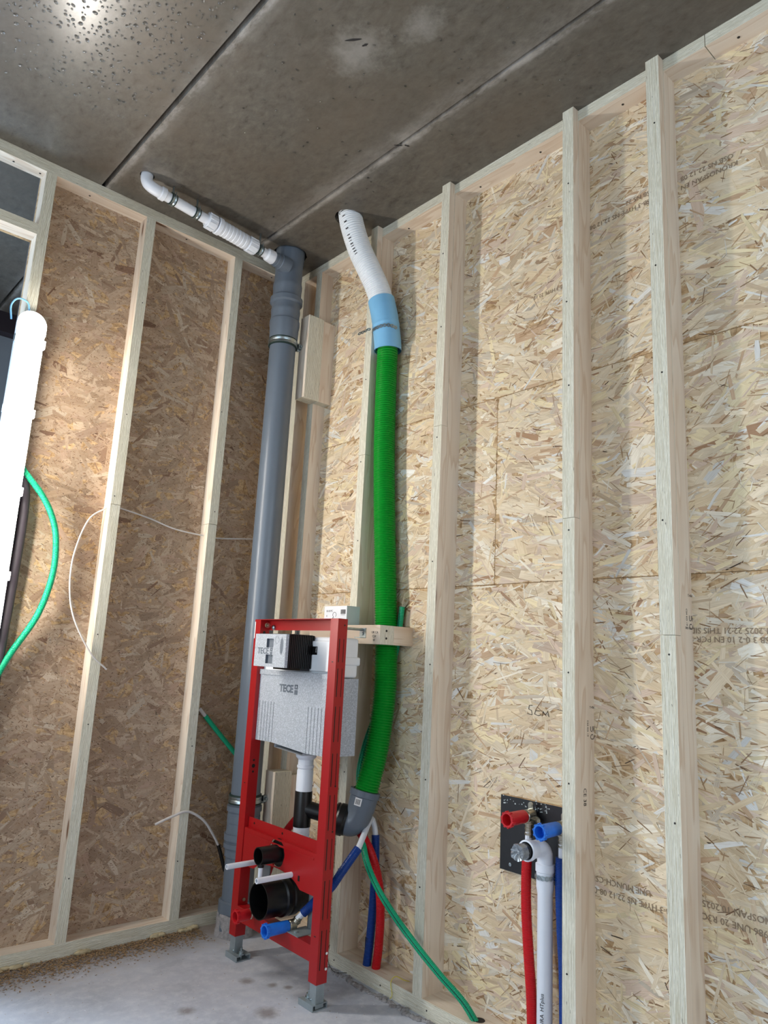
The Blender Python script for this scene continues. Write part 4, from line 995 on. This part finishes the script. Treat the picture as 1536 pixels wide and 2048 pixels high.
# ------------------------------------------------------------------ hoses and conduits by the frame
GH = 'corrugated water hoses'
h = thing('water_hose', 'blue ribbed hose rising from the blue capped connector inside the frame', 'hose', (-.2, -.64, .2), GH)
bc = [(-.2775, -.682, .2115), (-.264, -.700, .234), (-.2560, -.732, .266), (-.248, -.780, .309), (-.225, -.792, .345), (-.190, -.797, .385), (-.165, -.798, .410)]
attach(corrugated('hose_jacket', bc, .0140, .0040, .0016, BLUEH, None, 16, True), h)
attach(tube('inner_pipe', [(-.291, -.667, .190), (-.2775, -.682, .2115), (-.264, -.700, .234)], .0095, WHITE), h)
attach(tube('inner_pipe', [(-.175, -.798, .400), (-.165, -.798, .410), (-.130, -.779, .438), (-.092, -.754, .462), (-.066, -.737, .474), (-.052, -.728, .476)], .0095, WHITE), h)
h = thing('water_hose', 'blue ribbed hose standing straight in the bottom plate beside the red hose', 'hose', (-.066, -.762, .04), GH)
attach(corrugated('hose_jacket', [(-.068, -.758, .040), (-.062, -.762, .13), (-.058, -.764, .25), (-.055, -.760, .36), (-.052, -.752, .430)], .0140, .0040, .0016, BLUEH, None, 16, True), h)
attach(tube('inner_pipe', [(-.052, -.753, .42), (-.050, -.744, .45), (-.051, -.730, .476)], .0095, WHITE), h)
h = thing('water_hose', 'red ribbed hose from the bottom plate passing behind the black tee', 'hose', (-.052, -.79, .04), GH)
attach(corrugated('hose_jacket', [(-.060, -.793, .040), (-.060, -.802, .12), (-.064, -.806, .22), (-.075, -.800, .31), (-.092, -.775, .39), (-.105, -.725, .445), (-.112, -.66, .475), (-.125, -.59, .488), (-.135, -.525, .475), (-.145, -.465, .452), (-.155, -.42, .412), (-.19, -.40, .35), (-.25, -.43, .27), (-.305, -.475, .235), (-.327, -.492, .218)], .0140, .0040, .0014, REDH, None, 16, True), h)
m = MB().box((-.075, -.765, .05), (-.068, -.752, .125)); tag(m.build('tape_strip', BLACK), 'dark strip of tape standing beside the blue hose in the plate', 'tape')

GC = 'teal cable conduits'
cd = thing('cable_conduit', 'teal ribbed conduit from behind the green hose down into the bottom plate', 'conduit', (-.055, -1.21, .04), GC)
cc = [(-.022, -.800, 1.185), (-.020, -.786, 1.08), (-.016, -.765, 1.0), (-.016, -.735, .88), (-.055, -.716, .79), (-.085, -.708, .70), (-.100, -.707, .61), (-.082, -.712, .54), (-.082, -.718, .47), (-.100, -.742, .43), (-.125, -.795, .37), (-.135, -.862, .31), (-.136, -.94, .255), (-.132, -1.03, .200), (-.115, -1.12, .140), (-.085, -1.18, .088), (-.055, -1.212, .030)]
attach(corrugated('conduit_jacket', cc, .0102, .0042, .0014, TEAL, None, 20, True), cd)
attach(tube('pull_wire', [(-.022, -.800, 1.18), (-.022, -.801, 1.20), (-.018, -.803, 1.215), (-.012, -.800, 1.235)], .0008, BRASS, None, 6), cd)
o = tag(corrugated('cable_conduit', [(-1.150, -.06, 1.62), (-1.105, -.058, 1.562), (-1.040, -.055, 1.495), (-.995, -.05, 1.425), (-.972, -.05, 1.345), (-.968, -.05, 1.228), (-.998, -.05, 1.09), (-1.065, -.05, .957), (-1.10, -.05, .87), (-1.12, -.05, .78)], .0112, .0042, .0014, TEAL, None, 20, True), 'teal ribbed conduit bowing out from behind the tube light', 'conduit', GC)
cd = thing('cable_conduit', 'short teal conduit slanting from the second stud behind the soil pipe', 'conduit', (-.33, -.035, .76), GC)
attach(corrugated('conduit_jacket', [(-.326, -.033, .752), (-.26, -.034, .686), (-.19, -.036, .617), (-.12, -.036, .55)], .0095, .0040, .0013, TEAL, None, 18, True), cd)
attach(tube('inner_cable', [(-.352, -.030, .780), (-.335, -.032, .762), (-.32, -.033, .746)], .0070, CABLE), cd)

tag(tube('cable', [(-.748, -.068, .918), (-.812, -.068, .973), (-.878, -.06, 1.082), (-.904, -.05, 1.183), (-.905, -.045, 1.305), (-.868, -.035, 1.437), (-.812, -.030, 1.490), (-.79, -.03, 1.502), (-.747, -.03, 1.501), (-.637, -.03, 1.483), (-.532, -.03, 1.459), (-.401, -.03, 1.451), (-.333, -.03, 1.451), (-.181, -.03, 1.471), (-.08, -.03, 1.48)], .0030, CABLE, None, 10, .01), 'thin white cable threaded through both left wall studs, loop hanging down', 'cable')
cb_ = thing('cable', 'short white cable end curling out beside the foot of the soil pipe', 'cable', (-.25, -.07, .2))
attach(tube('sheath', [(-.505, -.072, .381), (-.440, -.072, .402), (-.381, -.072, .413), (-.313, -.072, .376), (-.264, -.072, .317), (-.236, -.072, .274)], .0046, CABLE, None, 10, .008), cb_)
attach(tube('black_sleeve', [(-.240, -.072, .281), (-.232, -.072, .262), (-.221, -.072, .235), (-.203, -.073, .185)], .0072, BLACK, None, 12, .008), cb_)
MB().lathe((-.052, -1.214, TB+.0002), (0, 0, 1), [(0, .016), (.0004, .016)], 20).build('drilled_hole', INK, wr)
wy = tag(tube('wire', [(-.045, -.93, .047), (-.062, -.925, .052), (-.080, -.905, .060), (-.094, -.90, .045), (-.096, -.91, .015), (-.10, -.905, .004)], .0011, YELLOW, None, 6, .006), 'thin yellow wire hooked over the bottom plate', 'wire')
tag(tube('wire', [(-.055, -.60, .048), (-.075, -.585, .058), (-.094, -.59, .045), (-.098, -.60, .01), (-.12, -.66, .004), (-.09, -.69, .004)], .0010, SCREW, None, 6, .006), 'thin dark wire bent over the bottom plate by the frame post', 'wire')

# ------------------------------------------------------------------ black mounting board with basin connections
bdp = MB().box((-.014, -1.4700, .434), (-.0022, -1.246, .634)); o = bdp.build('mounting_board', PLATE); tag(o, 'square black film faced plywood board fixed to the strand board', 'board')
m = MB().box((-.0139, -1.4700, .6341), (-.0023, -1.246, .6352)); q = m.build('bare_edge', BOARD, o)
for y, z in ((-1.372, .612), (-1.283, .452)): MB().lathe((-.0141, y, z), (-1, 0, 0), [(0, .0052), (.0012, .0048), (.0016, .002)], 12).build('screw', ZINC, o)
m = MB(); random.seed(11)
for _ in range(46):
    y = random.uniform(-1.42, -1.255); z = .622-(abs(y)-1.255)*.02+random.gauss(0, .006); s_ = random.uniform(.0006, .0022); m.box((-.0145, y-s_, z-s_), (-.0138, y+s_, z+s_*.6))
m.build('scuffs', CARDG, o)['kind'] = 'stuff'
capfit('wall_elbow', 'brass water connector with scuffed red cap on the black board', REDCAP, (-.040, -1.366, .600), (-1, .03, -.03), None, (0, 0, -1), .072, 'capped water connectors')
capfit('wall_elbow', 'brass water connector with blue cap on the black board beside the stud', BLUECAP, (-.040, -1.474, .590), (-1, .03, -.03), None, (0, 0, -1), .075, 'capped water connectors')
h = thing('water_hose', 'red ribbed hose dropping from the red capped connector on the black board', 'hose', (-.042, -1.37, .06), GH)
attach(tube('inner_pipe', [(-.042, -1.366, .558), (-.043, -1.366, .50)], .0090, WHITE), h)
attach(corrugated('hose_jacket', [(-.043, -1.364, .512), (-.050, -1.366, .44), (-.056, -1.372, .36), (-.060, -1.384, .26), (-.060, -1.394, .16), (-.06, -1.400, .04)], .0142, .0040, .0014, REDH, None, 18, True), h)
h = thing('water_hose', 'blue ribbed hose dropping from the blue capped connector on the black board', 'hose', (-.042, -1.47, .06), GH)
attach(tube('inner_pipe', [(-.042, -1.474, .548), (-.043, -1.474, .49)], .0090, WHITE), h)
attach(corrugated('hose_jacket', [(-.043, -1.472, .515), (-.045, -1.472, .44), (-.047, -1.478, .34), (-.046, -1.484, .24), (-.044, -1.486, .04)], .0142, .0040, .0014, BLUEH, None, 18, True), h)
wv = thing('waste_pipe', 'white waste pipe with taped mouth standing before the black board', 'pipe', (-.06, -1.43, .04))
ez = .535
ec = [(-.115, -1.432, ez), (-.085, -1.432, ez), (-.068, -1.432, ez-.006), (-.058, -1.432, ez-.022), (-.056, -1.432, ez-.045)]
attach(MB().sweep(spline(ec, .004), .0212, 26).build('elbow', WHITE), wv)
attach(MB().lathe((-.105, -1.432, ez), (-1, 0, 0), [(0, .0215), (.004, .0225), (.022, .0235), (.024, .0262), (.034, .0262), (.035, .022), (.01, .021)], 30).build('mouth_collar', WHITE), wv)
attach(MB().lathe((-.118, -1.432, ez), (-1, 0, 0), [(0, .0192), (.042, .0192)], 26).build('stub', BLACK), wv)
tp = MB(); random.seed(5); seg = 26; vs = []
for t_, r_ in ((.034, .0196), (.046, .0200), (.056, .0196), (.060, .019), (.056, .012), (.053, .005)):
    for k in range(seg):
        th = 2*math.pi*k/seg; rr = r_*(1+(random.uniform(-.05, .16) if t_ > .05 and r_ > .015 else random.uniform(-.02, .03))); vs.append((-.118-t_+random.uniform(-.002, .002), -1.432+rr*math.cos(th), ez+rr*math.sin(th)))
tp.add(vs, [(i*seg+k, (i+1)*seg+k, (i+1)*seg+(k+1) % seg, i*seg+(k+1) % seg) for i in range(5) for k in range(seg)]+[tuple(range(5*seg, 6*seg))])
attach(tp.build('tape_seal', TAPE), wv)
attach(MB().lathe((-.056, -1.432, ez-.040), (0, 0, -1), [(0, .0215), (.002, .0255), (.020, .0255), (.022, .0232), (.060, .0232), (.075, .0200), (.49, .0200)], 32).build('straight_pipe', WHITE), wv)
text('pipe_print', 'HT plus', .014, (0, 0, 0), (0, 0, 1), (-.72, .69, 0), INK, None, .0002)
def pipe_text(s_, z, size):
    o = [x for x in bpy.data.objects if x.name == 'tmp_print']
    q = text('pipe_print', s_, size, (-.0763, -1.4395-.004, z), (0, 0, 1), (-.25, .97, 0), INK, None, .0002); attach(q, wv)
bpy.data.objects.remove(bpy.data.objects['pipe_print.001'] if 'pipe_print.001' in bpy.data.objects else bpy.data.objects['pipe_print'])
pipe_text('HTplus', .150, .014); pipe_text('RURA', .108, .014); pipe_text('EN 1451', .045, .011)
sb = thing('pipe_strap', 'perforated metal strap round the white waste pipe on the black board', 'strap', (-.056, -1.432, .455))
path, nr = [], []; c0 = Vector((-.056, -1.432, .462))
for k in range(10):
    a = R(95)+k*R(26); d_ = Vector((math.cos(a), math.sin(a), 0)); path.append(c0+d_*.0262); nr.append(d_)
for k in range(1, 4): path.append(c0+Vector((.012+.0075*k, -.0262-.0100*k, -.004*k))); nr.append(Vector((-.8, -.5, 0)))
perforated(path, nr, .0118, .0062, 'strap_links', ZINC, sb)

# ------------------------------------------------------------------ dirt along the left plate
random.seed(21); m = MB()
def blob(p, rx, ry, rz):
    seg, rg_ = 9, 5; vs = []
    for i in range(rg_+1):
        t_ = math.pi*i/rg_
        for k in range(seg):
            th = 2*math.pi*k/seg; j_ = 1+random.uniform(-.18, .18); vs.append((p[0]+rx*math.sin(t_)*math.cos(th)*j_, p[1]+ry*math.sin(t_)*math.sin(th)*j_, p[2]+rz*math.cos(t_)*j_))
    m.add(vs, [(i*seg+k, (i+1)*seg+k, (i+1)*seg+(k+1) % seg, i*seg+(k+1) % seg) for i in range(rg_) for k in range(seg)], 0, None, True)
for x in list(np.arange(-.98, -.88, .03))+[-.72, -.70, -.46, -.44, -.36, -.345, -.33, -.31]:
    blob((x, -.072+random.uniform(-.008, .004), .006), random.uniform(.012, .026), random.uniform(.007, .013), random.uniform(.006, .010))
o = m.build('foam_beads', FOAM); o['kind'] = 'stuff'; tag(o, 'pale cured foam squeezed out under the left bottom plate', 'foam')
m = MB()
for _ in range(5200):
    x = random.uniform(-1.15, -.30); y = -.068-abs(random.gauss(0, .055))-(.04 if x < -.75 and random.random() < .3 else 0); s_ = random.uniform(.0015, .0065); a = random.uniform(0, 6.28); z = random.uniform(.0004, .004)*max(.2, 1-(-y-.07)*5)
    ca, sa = math.cos(a)*s_, math.sin(a)*s_; h_ = random.uniform(.2, .6)
    m.add([(x-ca, y-sa, z), (x+sa*h_, y-ca*h_, z+.001), (x+ca, y+sa, z+random.uniform(0, .003)), (x-sa*h_, y+ca*h_, z)], [(0, 1, 2, 3)])
for _ in range(420):
    x = random.uniform(-1.1, -.1); y = random.uniform(-1.1, -.15); s_ = random.uniform(.0008, .003); a = random.uniform(0, 6.28); ca, sa = math.cos(a)*s_, math.sin(a)*s_
    m.add([(x-ca, y-sa, .0006), (x+sa*.4, y-ca*.4, .001), (x+ca, y+sa, .0014), (x-sa*.4, y+ca*.4, .0006)], [(0, 1, 2, 3)], random.choice((0, 0, 1)))
o = m.build('sawdust', [DUST, CARD]); o['kind'] = 'stuff'; tag(o, 'sawdust and wood crumbs swept along the left bottom plate', 'sawdust')
# broken concrete lip under the right bottom plate
m = MB()
for k in range(70):
    y = -.5-k*.013; blob((-.105-random.uniform(0, .018), y, .001), random.uniform(.008, .016), random.uniform(.006, .014), random.uniform(.003, .007))
o = m.build('concrete_crumbs', CEMENT); o['kind'] = 'stuff'; tag(o, 'crumbly concrete edge along the foot of the right bottom plate', 'rubble')
